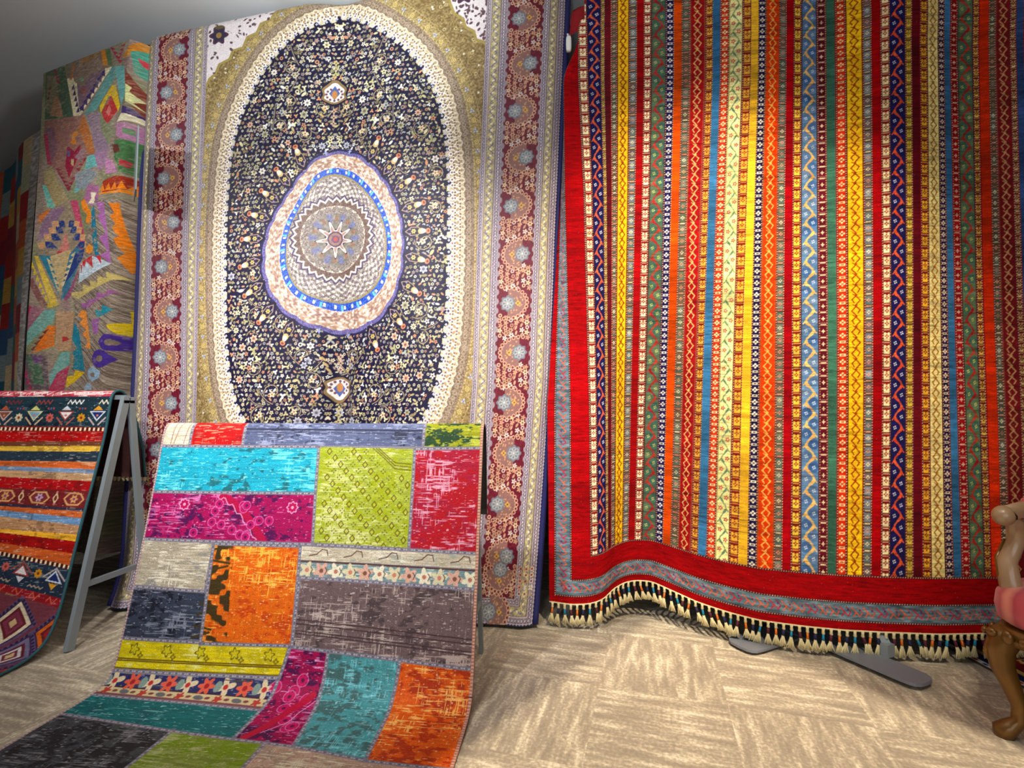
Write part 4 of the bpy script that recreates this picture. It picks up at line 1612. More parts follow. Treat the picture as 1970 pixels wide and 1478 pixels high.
def patch_canvas():
    C = Canvas(PXL, PXR, t3[0], t3[-1], NXP, NYP, (128, 122, 130))
    q = lambda *a: [map3(*p) for p in a]
    e = 0.0
    s0 = t3[0]

    def quad(tl, tr, br, bl): return q(tl, tr, br, bl)

    # seams as arc lengths: read at the left and right edges
    def P(x, y): return map3(x, y)

    L = lambda y, x: (PXL, P(x, y)[1])
    # back and ridge rows
    back = [(PXL, s0), (PXR, s0), (PXR, RID3 - 0.10), (PXL, RID3 - 0.10)]
    distress(C, back, (120, 112, 118), (190, 184, 180), None, 0.5, 5)
    r_top = RID3 - 0.13
    a1, a2, a3 = P(365, 858)[0], P(467, 855)[0], P(814, 858)[0]
    sA = P(305, 858)[1]
    sAr = P(928, 860)[1]
    distress(C, [(PXL, r_top), (a1, r_top), (a1, sA), (PXL, sA)], (196, 184, 158), (232, 224, 204), None, 0.45, 10)
    for k in range(5): C.line([(PXL + 0.035 * k + 0.02, r_top + .1), (PXL + 0.035 * k + 0.012 * math.sin(k * 2.1), sA - 0.01)], 0.003, (140, 90, 70))
    distress(C, [(a1, r_top), (a2, r_top), (a2, sA), (a1, sA)], (186, 8, 10), (214, 150, 110), (150, 16, 20), 0.32, 11)
    distress(C, [(a2, r_top), (a3, r_top), (a3, sAr), (a2, sAr)], (84, 92, 122), (150, 156, 186), (40, 44, 62), 0.42, 12, fu=40)
    mid = (P(600, 826)[1])
    C.line([(a2, mid), (a3, mid + 0.004)], 0.007, (40, 42, 62))
    C.line([(a2, mid + 0.014), (a3, mid + 0.018)], 0.003, (52, 54, 78))
    distress(C, [(a3, r_top), (PXR, r_top), (PXR, sAr), (a3, sAr)], (146, 148, 14), (188, 192, 70), (20, 52, 34), 0.22, 13, dth=0.46)
    # turquoise
    tq = q((297, 858), (613, 860), (606, 950), (290, 946))
    tq[0] = (PXL, tq[0][1]); tq[3] = (PXL, tq[3][1])
    distress(C, tq, (24, 158, 182), (120, 222, 226), (28, 96, 104), 0.40, 20, fu=34, dth=0.60)
    # magenta
    mg = q((290, 946), (606, 950), (600, 1048), (280, 1037))
    mg[0] = (PXL, mg[0][1]); mg[3] = (PXL, mg[3][1])
    distress(C, mg, (158, 4, 78), (214, 120, 176), (70, 10, 70), 0.30, 21, dth=0.56)
    W_, mm = C.mask(mg)
    u0, v0, u1, v1 = mg[0][0], mg[0][1], mg[1][0], mg[2][1]
    du, dv = u1 - u0, v1 - v0
    rr = random.Random(3)
    # scrolled flower band in magenta patch
    C.line([(u0 + du * (0.45 + 0.28 * t), v0 + dv * (0.08 + 0.9 * t ** 1.5)) for t in np.linspace(0, 1, 10)], 0.030, (172, 4, 62))
    C.line([(u0 + du * (0.42 + 0.27 * t), v0 + dv * (0.08 + 0.9 * t ** 1.5) + 0.008 * math.sin(t * 30)) for t in np.linspace(0, 1, 24)], 0.0035, (226, 150, 190))
    for k in range(16):
        c = (u0 + du * rr.uniform(0.30, 0.75), v0 + dv * rr.uniform(0.2, 0.95))
        C.flower(c, 0.016, 7, (176, 10, 90), (90, 10, 70), 0.2)
        C.disc(c, 0.017, (214, 110, 170), ring=0.0025)
    for c in ((u0 + du * 0.875, v0 + dv * 0.27), (u0 + du * 0.22, v0 + dv * 0.25)):
        C.flower(c, 0.023, 8, (222, 150, 190), (160, 10, 70), 0.12)
        C.flower(c, 0.018, 8, (172, 4, 70), (222, 150, 190), 0.12)
    # lime
    lm = q((613, 860), (798, 864), (786, 1058), (602, 1048))
    distress(C, lm, (156, 166, 50), (206, 206, 140), (150, 160, 8), 0.52, 22, dth=0.52)
    W_, mm = C.mask(lm)
    u0, v0, u1, v1 = lm[3][0], lm[0][1], lm[1][0], lm[2][1]
    k = 0
    ny_ = 15
    for jj in range(ny_):
        for ii in range(7):
            uu = u0 + (u1 - u0) * (ii + (0.5 if jj % 2 else 0.0) + 0.5) / 7.4
            vv = v0 + (v1 - v0) * (jj + 0.7) / ny_
            if jj < 4 and uu > u0 + (u1 - u0) * (0.50 + jj * 0.09): continue
            if ii % 2 == (jj // 2) % 2:
                C.line([(uu - .010, vv), (uu, vv - .013), (uu + .010, vv), (uu, vv + .013), (uu - .010, vv)], 0.0035, (90, 84, 18))
                C.disc((uu, vv), 0.004, (190, 176, 40))
            else:
                for a in range(4): C.disc((uu + .008 * math.cos(a * 1.57), vv + .008 * math.sin(a * 1.57)), 0.003, (98, 100, 24))
    cxx = u0 + (u1 - u0)
    for w_ in (0.0, 0.012, 0.024):
        C.line([(u0 + (u1 - u0) * 0.55 + w_, v0 + 0.005), (u0 + (u1 - u0) * 0.68 + w_, v0 + 0.045), (u0 + (u1 - u0) * 0.80, v0 + 0.085 - w_), (cxx - 0.01, v0 + 0.09 - w_)], 0.0035, (96, 84, 10))
    # crimson
    cr = q((798, 864), (928, 862), (921, 1065), (786, 1058))
    cr[1] = (PXR, cr[1][1]); cr[2] = (PXR, cr[2][1])
    distress(C, cr, (158, 14, 44), (222, 168, 186), (170, 4, 20), 0.50, 23, dth=0.5, vert=0.3)
    # cream
    cm = q((280, 1040), (412, 1046), (396, 1138), (262, 1128))
    cm[0] = (PXL, cm[0][1]); cm[3] = (PXL, cm[3][1])
    distress(C, cm, (168, 156, 134), (226, 218, 194), (140, 136, 128), 0.58, 24, fu=30, fv=2.6)
    # dark grey-blue
    dg = q((262, 1130), (396, 1140), (386, 1236), (250, 1228))
    dg[0] = (PXL, dg[0][1]); dg[3] = (PXL, dg[3][1])
    distress(C, dg, (50, 56, 72), (132, 138, 152), (22, 24, 36), 0.42, 25, fu=40, fv=2)
    # orange
    og = q((412, 1046), (577, 1052), (560, 1244), (386, 1238))
    distress(C, og, (216, 96, 8), (246, 186, 70), (190, 60, 6), 0.42, 26, vert=0.5, dth=0.58)
    bd = q((414, 1047), (450, 1048), (436, 1240), (386, 1238))
    W_, mm = C.mask(bd)
    if W_ is not None:
        n_ = vnoise(*mm.shape, 9, 11, 61)
        C.put(W_, mm * np.clip((n_ - 0.52) * 8, 0, 1), (62, 46, 18))
        u0, v0, v1 = bd[0][0], bd[0][1], bd[3][1]
        for k in range(9): C.line([(bd[0][0] - 0.03 * k / 9, v0 + (v1 - v0) * k / 9 + .02), (bd[1][0] - 0.045 * k / 9, v0 + (v1 - v0) * k / 9 + (0.03 if k % 2 else 0))], 0.008, (66, 52, 20))
    # cream and blue floral strip
    f1 = q((580, 1052), (921, 1068), (918, 1094), (577, 1078))
    f1[1] = (PXR, f1[1][1]); f1[2] = (PXR, f1[2][1])
    distress(C, f1, (182, 170, 146), (222, 214, 192), (150, 156, 146), 0.5, 27)
    f2 = q((577, 1080), (918, 1098), (917, 1134), (575, 1112))
    f2[1] = (PXR, f2[1][1]); f2[2] = (PXR, f2[2][1])
    distress(C, f2, (110, 136, 138), (196, 206, 190), (120, 120, 120), 0.36, 28)
    lerp = lambda a, b, t: (a[0] * (1 - t) + b[0] * t, a[1] * (1 - t) + b[1] * t)
    C.line([f2[0], f2[1]], 0.006, (70, 44, 40))
    C.line([lerp(f2[0], f2[1], 0), lerp(f2[0], f2[1], 1)], 0.003, (90, 50, 46))
    for k in range(12):
        t = (k + 0.5) / 12
        c = lerp(lerp(f2[0], f2[1], t), lerp(f2[3], f2[2], t), 0.52)
        C.flower(c, 0.026, 5, [(206, 196, 160), (206, 160, 140), (222, 214, 186)][k % 3], None, 0.3, k)
        C.disc(c, 0.008, [(196, 120, 96), (120, 74, 56), (176, 110, 90)][k % 3])
        C.line([(c[0] + 0.014, c[1] - 0.012), (c[0] + 0.022, c[1] - 0.002), (c[0] + 0.016, c[1] + 0.012)], 0.003, (74, 50, 46))
    for k in range(5):
        t = (k + 0.6) / 5
        c = lerp(lerp(f1[0], f1[1], t), lerp(f1[3], f1[2], t), 0.4)
        C.line([(c[0] - 0.05, c[1] + 0.012), (c[0] - 0.02, c[1] + 0.006), (c[0], c[1] - 0.012), (c[0] + 0.02, c[1] - 0.010), (c[0] + 0.026, c[1] + 0.010)], 0.0035, (84, 54, 44))
    # taupe
    tp = q((575, 1115), (917, 1138), (912, 1288), (560, 1246))
    tp[1] = (PXR, tp[1][1]); tp[2] = (PXR, tp[2][1])
    distress(C, tp, (104, 84, 84), (184, 166, 156), (70, 56, 58), 0.44, 29, vert=0.55, dth=0.6)
    for t in (0.60, 0.66, 0.76, 0.80): C.line([lerp(tp[0], tp[3], t), lerp(tp[1], tp[2], t + 0.03)], 0.004, (62, 44, 46))
    # yellow
    yl = q((250, 1230), (556, 1246), (536, 1306), (240, 1290))
    yl[0] = (PXL, yl[0][1]); yl[3] = (PXL, yl[3][1])
    distress(C, yl, (206, 186, 6), (224, 218, 130), (186, 168, 6), 0.30, 30, dth=0.55)
    for t in (0.62, 0.68, 0.92): C.line([lerp(yl[0], yl[3], t), lerp(yl[1], yl[2], t)], 0.004, (86, 62, 8))
    for k in range(5):
        t = 0.1 + k * 0.2
        c = lerp(lerp(yl[0], yl[3], 0.3), lerp(yl[1], yl[2], 0.3), t)
        C.flower(c, 0.018, 5, (110, 96, 14), None, 0.3, k)
        C.flower(c, 0.013, 5, (200, 184, 20), None, 0.3, k)
        C.flower((c[0] + 0.03, c[1] + 0.02), 0.010, 4, (130, 112, 14), (206, 186, 20))
    # dark floral band
    fb = q((236, 1296), (534, 1308), (502, 1366), (186, 1334))
    fb[0] = (PXL, fb[0][1]); fb[3] = (PXL, fb[3][1])
    distress(C, fb, (34, 36, 84), (130, 130, 150), (60, 50, 70), 0.25, 31)
    mid1, mid2 = lerp(fb[0], fb[3], 0.52), lerp(fb[1], fb[2], 0.60)
    C.poly([mid1, mid2, fb[2], fb[3]], (196, 178, 132))
    C.line([mid1, mid2], 0.006, (60, 30, 44))
    C.line([lerp(mid1, fb[3], 0.9), lerp(mid2, fb[2], 0.9)], 0.014, (120, 70, 76))
    for k in range(9):
        t = (k + 0.5) / 9
        c = lerp(lerp(fb[0], fb[1], t), lerp(mid1, mid2, t), 0.55)
        if k % 2: C.flower(c, 0.026, 6, (206, 84, 60), (150, 24, 30), 0.3)
        else:
            C.flower(c, 0.026, 4, (206, 186, 150), (176, 40, 40), 0.45, 0.3)
            C.disc((c[0] - 0.03, c[1]), 0.014, (120, 140, 130), 0.02)
        c = lerp(lerp(mid1, mid2, t), lerp(fb[3], fb[2], t), 0.45)
        if k % 2: C.disc(c, 0.020, (96, 96, 100), 0.010, 0.2)
        else: C.flower(c, 0.014, 5, (170, 56, 50), None, 0.3)
        C.disc((c[0] + 0.035, c[1]), 0.010, (120, 60, 60), 0.006)
    # teal
    te = q((184, 1336), (500, 1368), (446, 1424), (118, 1374))
    te[0] = (PXL, te[0][1]); te[3] = (PXL, te[3][1])
    distress(C, te, (14, 96, 98), (120, 180, 178), (24, 82, 92), 0.18, 32)
    # second magenta, aqua, orange
    m2 = q((560, 1248), (630, 1256), (616, 1330), (562, 1440), (446, 1424), (500, 1368), (536, 1306))
    distress(C, m2, (150, 2, 66), (220, 140, 190), (64, 8, 62), 0.24, 33, dth=0.52)
    u_, v_ = zip(*m2)
    for k in range(9):
        c = map3(rr.uniform(520, 590), rr.uniform(1300, 1410))
        C.flower(c, 0.020, 7, (186, 10, 84), (90, 6, 60), 0.25)
        C.disc(c, 0.021, (214, 120, 170), ring=0.0025)
    C.line([map3(600, 1340), map3(560, 1366), map3(510, 1400), map3(470, 1420)], 0.030, (174, 6, 50))
    C.line([map3(606, 1350), map3(575, 1372), map3(552, 1392), map3(500, 1412)], 0.003, (226, 160, 200))
    aq = q((630, 1256), (770, 1268), (756, 1340), (702, 1465), (562, 1440), (616, 1330))
    distress(C, aq, (72, 142, 146), (120, 196, 204), (62, 92, 90), 0.36, 34, dth=0.50, vert=0.5)
    o2 = q((770, 1268), (912, 1290), (900, 1380), (876, 1480), (702, 1465), (756, 1340))
    o2 = [(min(a, PXR), b) for a, b in o2]
    o2[1] = (PXR, o2[1][1]); o2[2] = (PXR, o2[2][1]); o2[3] = (PXR, o2[3][1])
    distress(C, o2, (212, 84, 8), (244, 184, 96), (164, 44, 6), 0.42, 35, dth=0.52, vert=0.3)
    # lower rows on the floor
    sG = P(118, 1374)[1]
    gy = q((118, 1374), (446, 1424), (300, 1440), (240, 1490))
    gx = P(312, 1422)[0]
    sR = P(446, 1424)[1]
    distress(C, [(PXL, sG), (gx, P(312, 1402)[1]), (gx, t3[-1]), (PXL, t3[-1])], (62, 64, 68), (128, 126, 130), (34, 32, 36), 0.26, 36, dth=0.5)
    g2 = P(508, 1434)[0]
    distress(C, [(gx, P(325, 1405)[1]), (g2, sR + 0.012), (g2, sR + 0.36), (gx, sR + 0.36)], (118, 134, 52), (160, 166, 110), (104, 130, 10), 0.4, 37, dth=0.52)
    distress(C, [(g2, sR + 0.012), (P(702, 1465)[0], P(702, 1465)[1]), (PXR, P(876, 1482)[1]), (PXR, sR + 0.36), (g2, sR + 0.36)], (170, 140, 120), (206, 196, 166), (150, 128, 110), 0.45, 38)
    distress(C, [(gx, sR + 0.36), (PXR, sR + 0.36), (PXR, t3[-1]), (gx, t3[-1])], (24, 120, 130), (120, 190, 190), (24, 82, 92), 0.3, 39)
    # seams: grey overlock stitches along every patch edge
    sg = (122, 116, 128)
    seams = [tq[:2] , tq[2:], [tq[1], tq[2]], mg[2:], [mg[1], mg[2]], [lm[1], lm[2]], [lm[2], lm[3]], [cr[0], cr[1]], [cr[2], cr[3]], cm[2:], [cm[1], cm[2]], dg[2:], [og[0], og[1]], [og[1], og[2]], [og[2], og[3]], [og[3], og[0]], [f2[2], f2[3]], [tp[2], tp[3]], [tp[3], tp[0]], [yl[1], yl[2]], [yl[2], yl[3]], [fb[1], fb[2]], [te[1], te[2]], [te[2], te[3]], [te[0], te[1]],
             [m2[1], m2[2], m2[3]], [aq[1], aq[2], aq[3]], [m2[3], m2[4]], [aq[3], aq[4]], [o2[3], o2[4]], [(a1, r_top), (a1, sA)], [(a2, r_top), (a2, sA)], [(a3, r_top), (a3, sAr)],
             [(gx, P(312, 1402)[1]), (gx, t3[-1])], [(g2, sR), (g2, sR + 0.36)], [(gx, sR + 0.36), (PXR, sR + 0.36)]]
    for s_ in seams:
        C.line(s_, 0.013, sg)
        n_ = 0
        for k in range(len(s_) - 1):
            a, b = np.array(s_[k]), np.array(s_[k + 1])
            Ln = np.linalg.norm(b - a)
            for j in range(int(Ln / 0.009)):
                p = a + (b - a) * j * 0.009 / Ln
                C.disc(p, 0.003, (190, 184, 190) if j % 3 else (84, 80, 96), 0.002)
    C.rect(PXL, PXL + 0.008, t3[0], t3[-1], (150, 120, 126))
    C.rect(PXR - 0.012, PXR, t3[0], t3[-1], (166, 112, 100))
    s_ = t3[0]
    while s_ < t3[-1]:
        C.rect(PXR - 0.011, PXR - 0.002, s_, s_ + 0.005, (216, 168, 136))
        C.rect(PXL, PXL + 0.006, s_, s_ + 0.005, (206, 180, 170))
        s_ += 0.011
    return C


def extrude_points(pp, XL, XR, nx, wob=0.004, seed=1.0, tt=None):
    x = np.linspace(XL, XR, nx)[None, :]
    Y = pp[:, 0][:, None] + 0 * x
    Z = pp[:, 1][:, None] + 0 * x
    t = np.arange(len(pp))[:, None] / len(pp)
    Y = Y - wob * np.sin(x * 5 * seed + 3) * np.sin(t * math.pi)
    Z = Z + 0.4 * wob * (np.sin(x * 7 + t * 30) + 1) * (Z < 0.05)
    return np.stack([x + 0 * Y, Y, Z], 2)


pr_root = empty('patchwork_rug', (-1.04, 1.9, 0.0))
tag(pr_root, 'overdyed patchwork rug in turquoise, magenta, lime and orange draped over a low frame', 'rug')
C3 = patch_canvas()
P3 = extrude_points(pp3, PXL, PXR, NXP)
unpar(grid_mesh('pile', P3[::-1], C3.img[::-1], M_WORN, pr_root), pr_root)
P3l = extrude_points(dense_profile(prof, 90)[0], PXL, PXR, 30)
unpar(slab('backing', P3l, 0.002, 0.005, M_BACK_D, pr_root), pr_root)


def a_frame(name, label, XL, XR, yr, zr, yf, yb, w=0.035, t=0.02):
    root = empty(name, ((XL + XR) / 2, (yf + yb) / 2, 0))
    tag(root, label, 'display frame')

    def up(o): return unpar(o, root)

    for X in (XL, XR):
        m = MB()
        m.bar((X, yr - 0.012, zr), (X, yf, 0.003), t, w)
        up(m.build('front_leg', M_STEEL, root))
        m = MB()
        m.bar((X, yr + 0.014, zr), (X, yb, 0.003), t, w * 0.8)
        up(m.build('rear_leg', M_STEEL, root))
        m = MB()
        f = 0.22
        m.bar((X, yr + (yf - yr) * (1 - f), zr * f + 0.02), (X, yr + (yb - yr) * (1 - f), zr * f + 0.02), t * 0.8, w * 0.7)
        up(m.build('brace', M_STEEL, root))
        m = MB()
        m.bar((X, yr - 0.03, zr - 0.022), (X, yr + 0.03, zr - 0.022), t, 0.014)
        up(m.build('top_plate', M_STEEL, root))
    m = MB()
    m.bar((XL, yr, zr), (XR, yr, zr), 0.03, 0.022, (0, 1, 0))
    up(m.build('top_rail', M_STEEL, root))
    return root


a_frame('display_frame', 'grey steel A-frame almost hidden under the patchwork rug', -1.70, -0.385, 1.985, 0.965, 1.86, 2.17, 0.028, 0.018)

# ================================================================== 4. tribal rug at the left
LXR, LXL = -2.235, -3.75
prof4 = [(2.395, 0.70), (2.375, 0.85), (2.325, 1.00), (2.285, 1.10), (2.245, 1.145), (2.215, 1.152), (2.185, 1.135), (2.175, 1.08), (2.16, 0.95), (2.115, 0.75), (2.06, 0.54), (1.996, 0.24), (1.965, 0.13), (1.92, 0.05), (1.84, 0.014), (1.70, 0.010), (1.30, 0.010)]
NXT, NYT = 620, 900
pp4, t4 = dense_profile(prof4, NYT)
map4 = prof_map(pp4, t4, 0)


def tribal_canvas():
    C = Canvas(LXL, LXR, t4[0], t4[-1], NXT, NYT, (60, 40, 44))
    # (y at photo left edge, y at the rug's right edge, x of that edge)
    edge = [(753, 230), (770, 228), (830, 214), (927, 186), (1000, 165), (1060, 152), (1140, 139), (1200, 128), (1240, 108)]
    ex = lambda y: np.interp(y, [a[0] for a in edge], [a[1] for a in edge])

    def band(yl0, yr0, yl1, yr1, col, seed, pale=None, wear=0.18, sp=0.2):
        p = [map4(0, yl0), map4(ex(yr0), yr0), map4(ex(yr1), yr1), map4(0, yl1)]

        def ext(a, b):
            s_ = (b[1] - a[1]) / (b[0] - a[0])
            s_ *= 0.75
            return (LXL, a[1] + (LXL - a[0]) * s_), (LXR, b[1] + (LXR - b[0]) * s_)

        a0, b0 = ext(p[0], p[1])
        a1, b1 = ext(p[3], p[2])
        q = [a0, p[0], p[1], b0, b1, p[2], p[3], a1]
        distress(C, q, col, pale or mixc(col, (230, 220, 200), 0.5), mixc(col, (30, 20, 20), 0.3), wear, seed, fu=60, fv=3, dth=0.62)
        return q

    B = []
    # back drape
    distress(C, [(LXL, t4[0]), (LXR, t4[0]), (LXR, t4[-1]), (LXL, t4[-1])], (110, 50, 44), (160, 120, 90), (50, 34, 40), 0.3, 70)
    kk = t4[int(np.argmax(pp4[:, 1]))]
    distress(C, [(LXL, kk - 0.12), (LXR, kk - 0.12), (LXR, kk + 0.055), (LXL, kk + 0.055)], (186, 60, 76), (232, 214, 206), (150, 40, 50), 0.42, 71, dth=0.55)
    x_ = LXL
    rr = random.Random(9)
    while x_ < LXR:
        C.line([(x_, kk + 0.035), (x_ + 0.02, kk + 0.02), (x_ + 0.035, kk + 0.042), (x_ + 0.055, kk + 0.03)], 0.005, (236, 220, 214))
        x_ += 0.075
    s_a, s_b = kk + 0.052, map4(214, 822)[1]
    distress(C, [(LXL, s_a), (LXR, s_a), (LXR, s_b), (LXL, s_b)], (30, 52, 62), (70, 96, 100), (22, 30, 44), 0.15, 72, fu=60)
    x_ = LXR - 0.06
    k = 0
    h = s_b - s_a
    tri = [(28, 44, 100), (222, 214, 210), (110, 160, 186), (120, 76, 62)]
    out = [(196, 200, 210), (150, 60, 56), (206, 198, 150), (196, 160, 150)]
    topc = [(214, 150, 40), (200, 200, 206), (206, 206, 120), (176, 84, 50)]
    while x_ > LXL:
        yc = s_a + h * 0.56
        # zigzag figures
        z0_ = s_a + h * 0.18
        C.line([(x_ + 0.085 - j * 0.012, z0_ + (0.010 if j % 2 else -0.008)) for j in range(8)], 0.006, [(214, 206, 176), (230, 226, 220), (150, 60, 60), (120, 44, 52)][k % 4])
        w_ = 0.045
        C.poly([(x_ + w_, yc - h * 0.08), (x_ - w_, yc - h * 0.08), (x_, yc + h * 0.26)], out[k % 4])
        C.poly([(x_ + w_ * .72, yc - h * 0.045), (x_ - w_ * .72, yc - h * 0.045), (x_, yc + h * 0.19)], tri[k % 4])
        C.disc((x_, yc + 0.01), 0.006, (206, 120, 100))
        C.poly([(x_, yc - h * 0.26), (x_ - 0.026, yc - h * 0.11), (x_ + 0.026, yc - h * 0.11)], topc[k % 4])
        C.line([(x_ - w_, yc + h * 0.14), (x_ - 0.012, yc + h * 0.36)], 0.008, mixc(out[k % 4], (196, 130, 110), 0.4))
        C.line([(x_ + w_, yc + h * 0.14), (x_ + 0.012, yc + h * 0.36)], 0.008, mixc(out[k % 4], (196, 130, 110), 0.4))
        C.flower((x_ - 0.085, yc + h * 0.14), 0.020, 8, [(206, 140, 30), (196, 90, 84), (206, 190, 160), (150, 110, 60)][k % 4], (120, 50, 30), 0.15)
        for d_ in (-0.10, -0.085, -0.07): C.disc((x_ + d_, yc - h * 0.16), 0.005, (176, 60, 60) if d_ != -0.085 else (80, 90, 150))
        x_ -= 0.17
        k += 1
    q = band(820, 822, 830, 831, (150, 24, 20), 73)
    x_ = LXR
    k = 0
    sm = (q[2][1] + q[5][1]) / 2
    sl_l = (q[0][1] + q[7][1]) / 2
    while x_ > LXL:
        f = (LXR - x_) / (LXR - LXL)
        s_ = sm * (1 - f) + sl_l * f
        C.rect(x_ - 0.010, x_, s_ - 0.008, s_ + 0.008, (232, 222, 180) if k % 2 else (60, 24, 24))
        x_ -= 0.012
        k += 1
    rows = [(830, 831, 850, 849, (168, 12, 12)), (850, 849, 859, 858, (110, 62, 40)), (859, 858, 868, 869, (222, 176, 56)), (868, 869, 886, 889, (38, 52, 66)),
            (886, 889, 896, 904, (206, 96, 40)), (896, 904, 904, 912, (112, 138, 172)), (904, 912, 917, 927, (184, 142, 100)), (917, 927, 938, 946, (166, 14, 18)),
            (938, 946, 968, 980, (112, 32, 34)), (968, 980, 973, 986, (52, 46, 66)), (973, 986, 981, 999, (200, 96, 44)), (981, 999, 993, 1013, (104, 142, 182)),
            (993, 1013, 1017, 1031, (186, 138, 96)), (1017, 1031, 1024, 1044, (228, 166, 40)), (1024, 1044, 1044, 1068, (158, 14, 14)), (1044, 1068, 1060, 1092, (194, 86, 34)),
            (1060, 1092, 1068, 1100, (96, 24, 24)), (1068, 1100, 1122, 1158, (34, 48, 66)), (1122, 1158, 1136, 1178, (140, 24, 34))]
    qs = [band(a, b, c, d, col, 80 + 3 * i, sp=0.2) for i, (a, b, c, d, col) in enumerate(rows)]

    def along(q, t_u, f):
        """point at fraction t_u from the right along a band, f across it"""
        top = [q[3], q[2], q[1], q[0]]
        bot = [q[4], q[5], q[6], q[7]]
        X = LXR - t_u
        a = np.interp(X, [p[0] for p in top][::-1], [p[1] for p in top][::-1])
        b = np.interp(X, [p[0] for p in bot][::-1], [p[1] for p in bot][::-1])
        return X, a + (b - a) * f

    # hexagon border
    q = qs[8]
    k = 0
    t = 0.02
    while t < LXR - LXL:
        if k % 2 == 0:
            pts = [along(q, t + a, b) for a, b in ((0.0, .5), (0.025, .12), (0.085, .12), (0.11, .5), (0.085, .88), (0.025, .88))]
            C.poly(pts, (206, 150, 96))
            pts = [along(q, t + a, b) for a, b in ((0.010, .5), (0.03, .22), (0.08, .22), (0.10, .5), (0.08, .78), (0.03, .78))]
            C.poly(pts, (120, 44, 50))
            C.flower(along(q, t + 0.055, 0.5), 0.017, 6, (186, 150, 170) if k % 4 else (206, 150, 90), (120, 60, 110), 0.25)
            t += 0.13
        else:
            c = along(q, t + 0.02, 0.5)
            C.poly([(c[0] - .015, c[1]), (c[0], c[1] - .03), (c[0] + .015, c[1]), (c[0], c[1] + .03)], (206, 186, 140))
            C.disc(c, 0.007, (120, 40, 40), 0.012)
            for b in (0.15, 0.85): C.disc(along(q, t + 0.02, b), 0.006, (196, 120, 110))
            t += 0.05
        k += 1
    q = qs[16]
    t = 0
    k = 0
    while t < LXR - LXL:
        c = along(q, t, 0.5)
        C.rect(c[0] - 0.005, c[0] + 0.005, c[1] - 0.008, c[1] + 0.008, (230, 214, 170) if k % 2 else (60, 24, 24))
        t += 0.012
        k += 1
    q = qs[17]
    t = 0.07
    k = 0
    while t < LXR - LXL:
        f = lambda a, b: along(q, t + a, b)
        C.poly([f(-0.045, 0.55), f(0.045, 0.55), f(0, 0.12)], out[k % 4])
        C.poly([f(-0.030, 0.50), f(0.030, 0.50), f(0, 0.2)], tri[k % 4])
        C.poly([f(-0.022, 0.6), f(0.022, 0.6), f(0, 0.82)], topc[k % 4])
        C.line([f(-0.055, 0.42), f(0, 0.06), f(0.055, 0.42)], 0.007, mixc(out[k % 4], (150, 110, 90), 0.4))
        C.flower(f(0.085, 0.36), 0.018, 8, [(206, 140, 30), (196, 90, 84), (206, 190, 160), (150, 110, 60)][k % 4], (120, 50, 30), 0.15)
        C.line([along(q, t + 0.045 + j * 0.011, 0.8 + (0.07 if j % 2 else 0)) for j in range(8)], 0.005, (170, 150, 130))
        t += 0.17
        k += 1
    q = qs[18]
    t = 0.05
    while t < LXR - LXL:
        c = along(q, t, 0.5)
        C.line([(c[0] - .03, c[1]), (c[0] - .015, c[1] - .015), (c[0], c[1] + .012), (c[0] + .02, c[1] - .01)], 0.005, (206, 96, 70))
        t += 0.09
    # field of stepped diamonds below
    lo = [along(q, LXR - LXL, 1.0), along(q, 0.7, 1.0), along(q, 0, 1.0)]
    C.poly([(LXL, lo[0][1]), lo[1], (LXR, lo[2][1]), (LXR, t4[-1]), (LXL, t4[-1])], (112, 54, 64))
    base_s = lo[1][1]
    pal = [((196, 92, 24), (150, 30, 34)), ((206, 190, 160), (120, 50, 70)), ((150, 50, 50), (206, 150, 90)), ((110, 100, 130), (196, 190, 190))]
    k = 0
    for row in range(5):
        t = -0.02 + (0.11 if row % 2 else 0)
        while t < LXR - LXL:
            X = LXR - t
            s_c = np.interp(X, [LXL, lo[1][0], LXR], [lo[0][1], lo[1][1], lo[2][1]]) + 0.10 + row * 0.12
            ca, cb = pal[k % 4]
            for sz, cc in ((0.115, (92, 74, 104)), (0.098, (60, 40, 70)), (0.088, ca), (0.066, (96, 34, 40)), (0.05, cb), (0.034, (110, 44, 60)), (0.02, (200, 170, 120))):
                C.poly([(X - sz, s_c), (X, s_c - sz * 1.0), (X + sz, s_c), (X, s_c + sz * 1.0)], cc)
            for j in range(8):
                C.disc((X - 0.105 + 0.105 * j / 8, s_c - 0.105 * j / 8), 0.006, (40, 34, 66))
                C.disc((X + 0.105 - 0.105 * j / 8, s_c - 0.105 * j / 8), 0.006, (40, 34, 66))
            t += 0.22
            k += 1
    W, m = C.mask([(LXL, t4[-1] - 0.36), (LXR, t4[-1] - 0.42), (LXR, t4[-1]), (LXL, t4[-1])])
    C.put(W, m * np.clip((vnoise(*m.shape, 20, 60, 4) - 0.3) * 4, 0, 1) * 0.8, (190, 120, 14))
    C.img *= (0.84 + 0.32 * streaks(C.ny, C.nx, 1.6, 18, 6))[..., None]
    return C


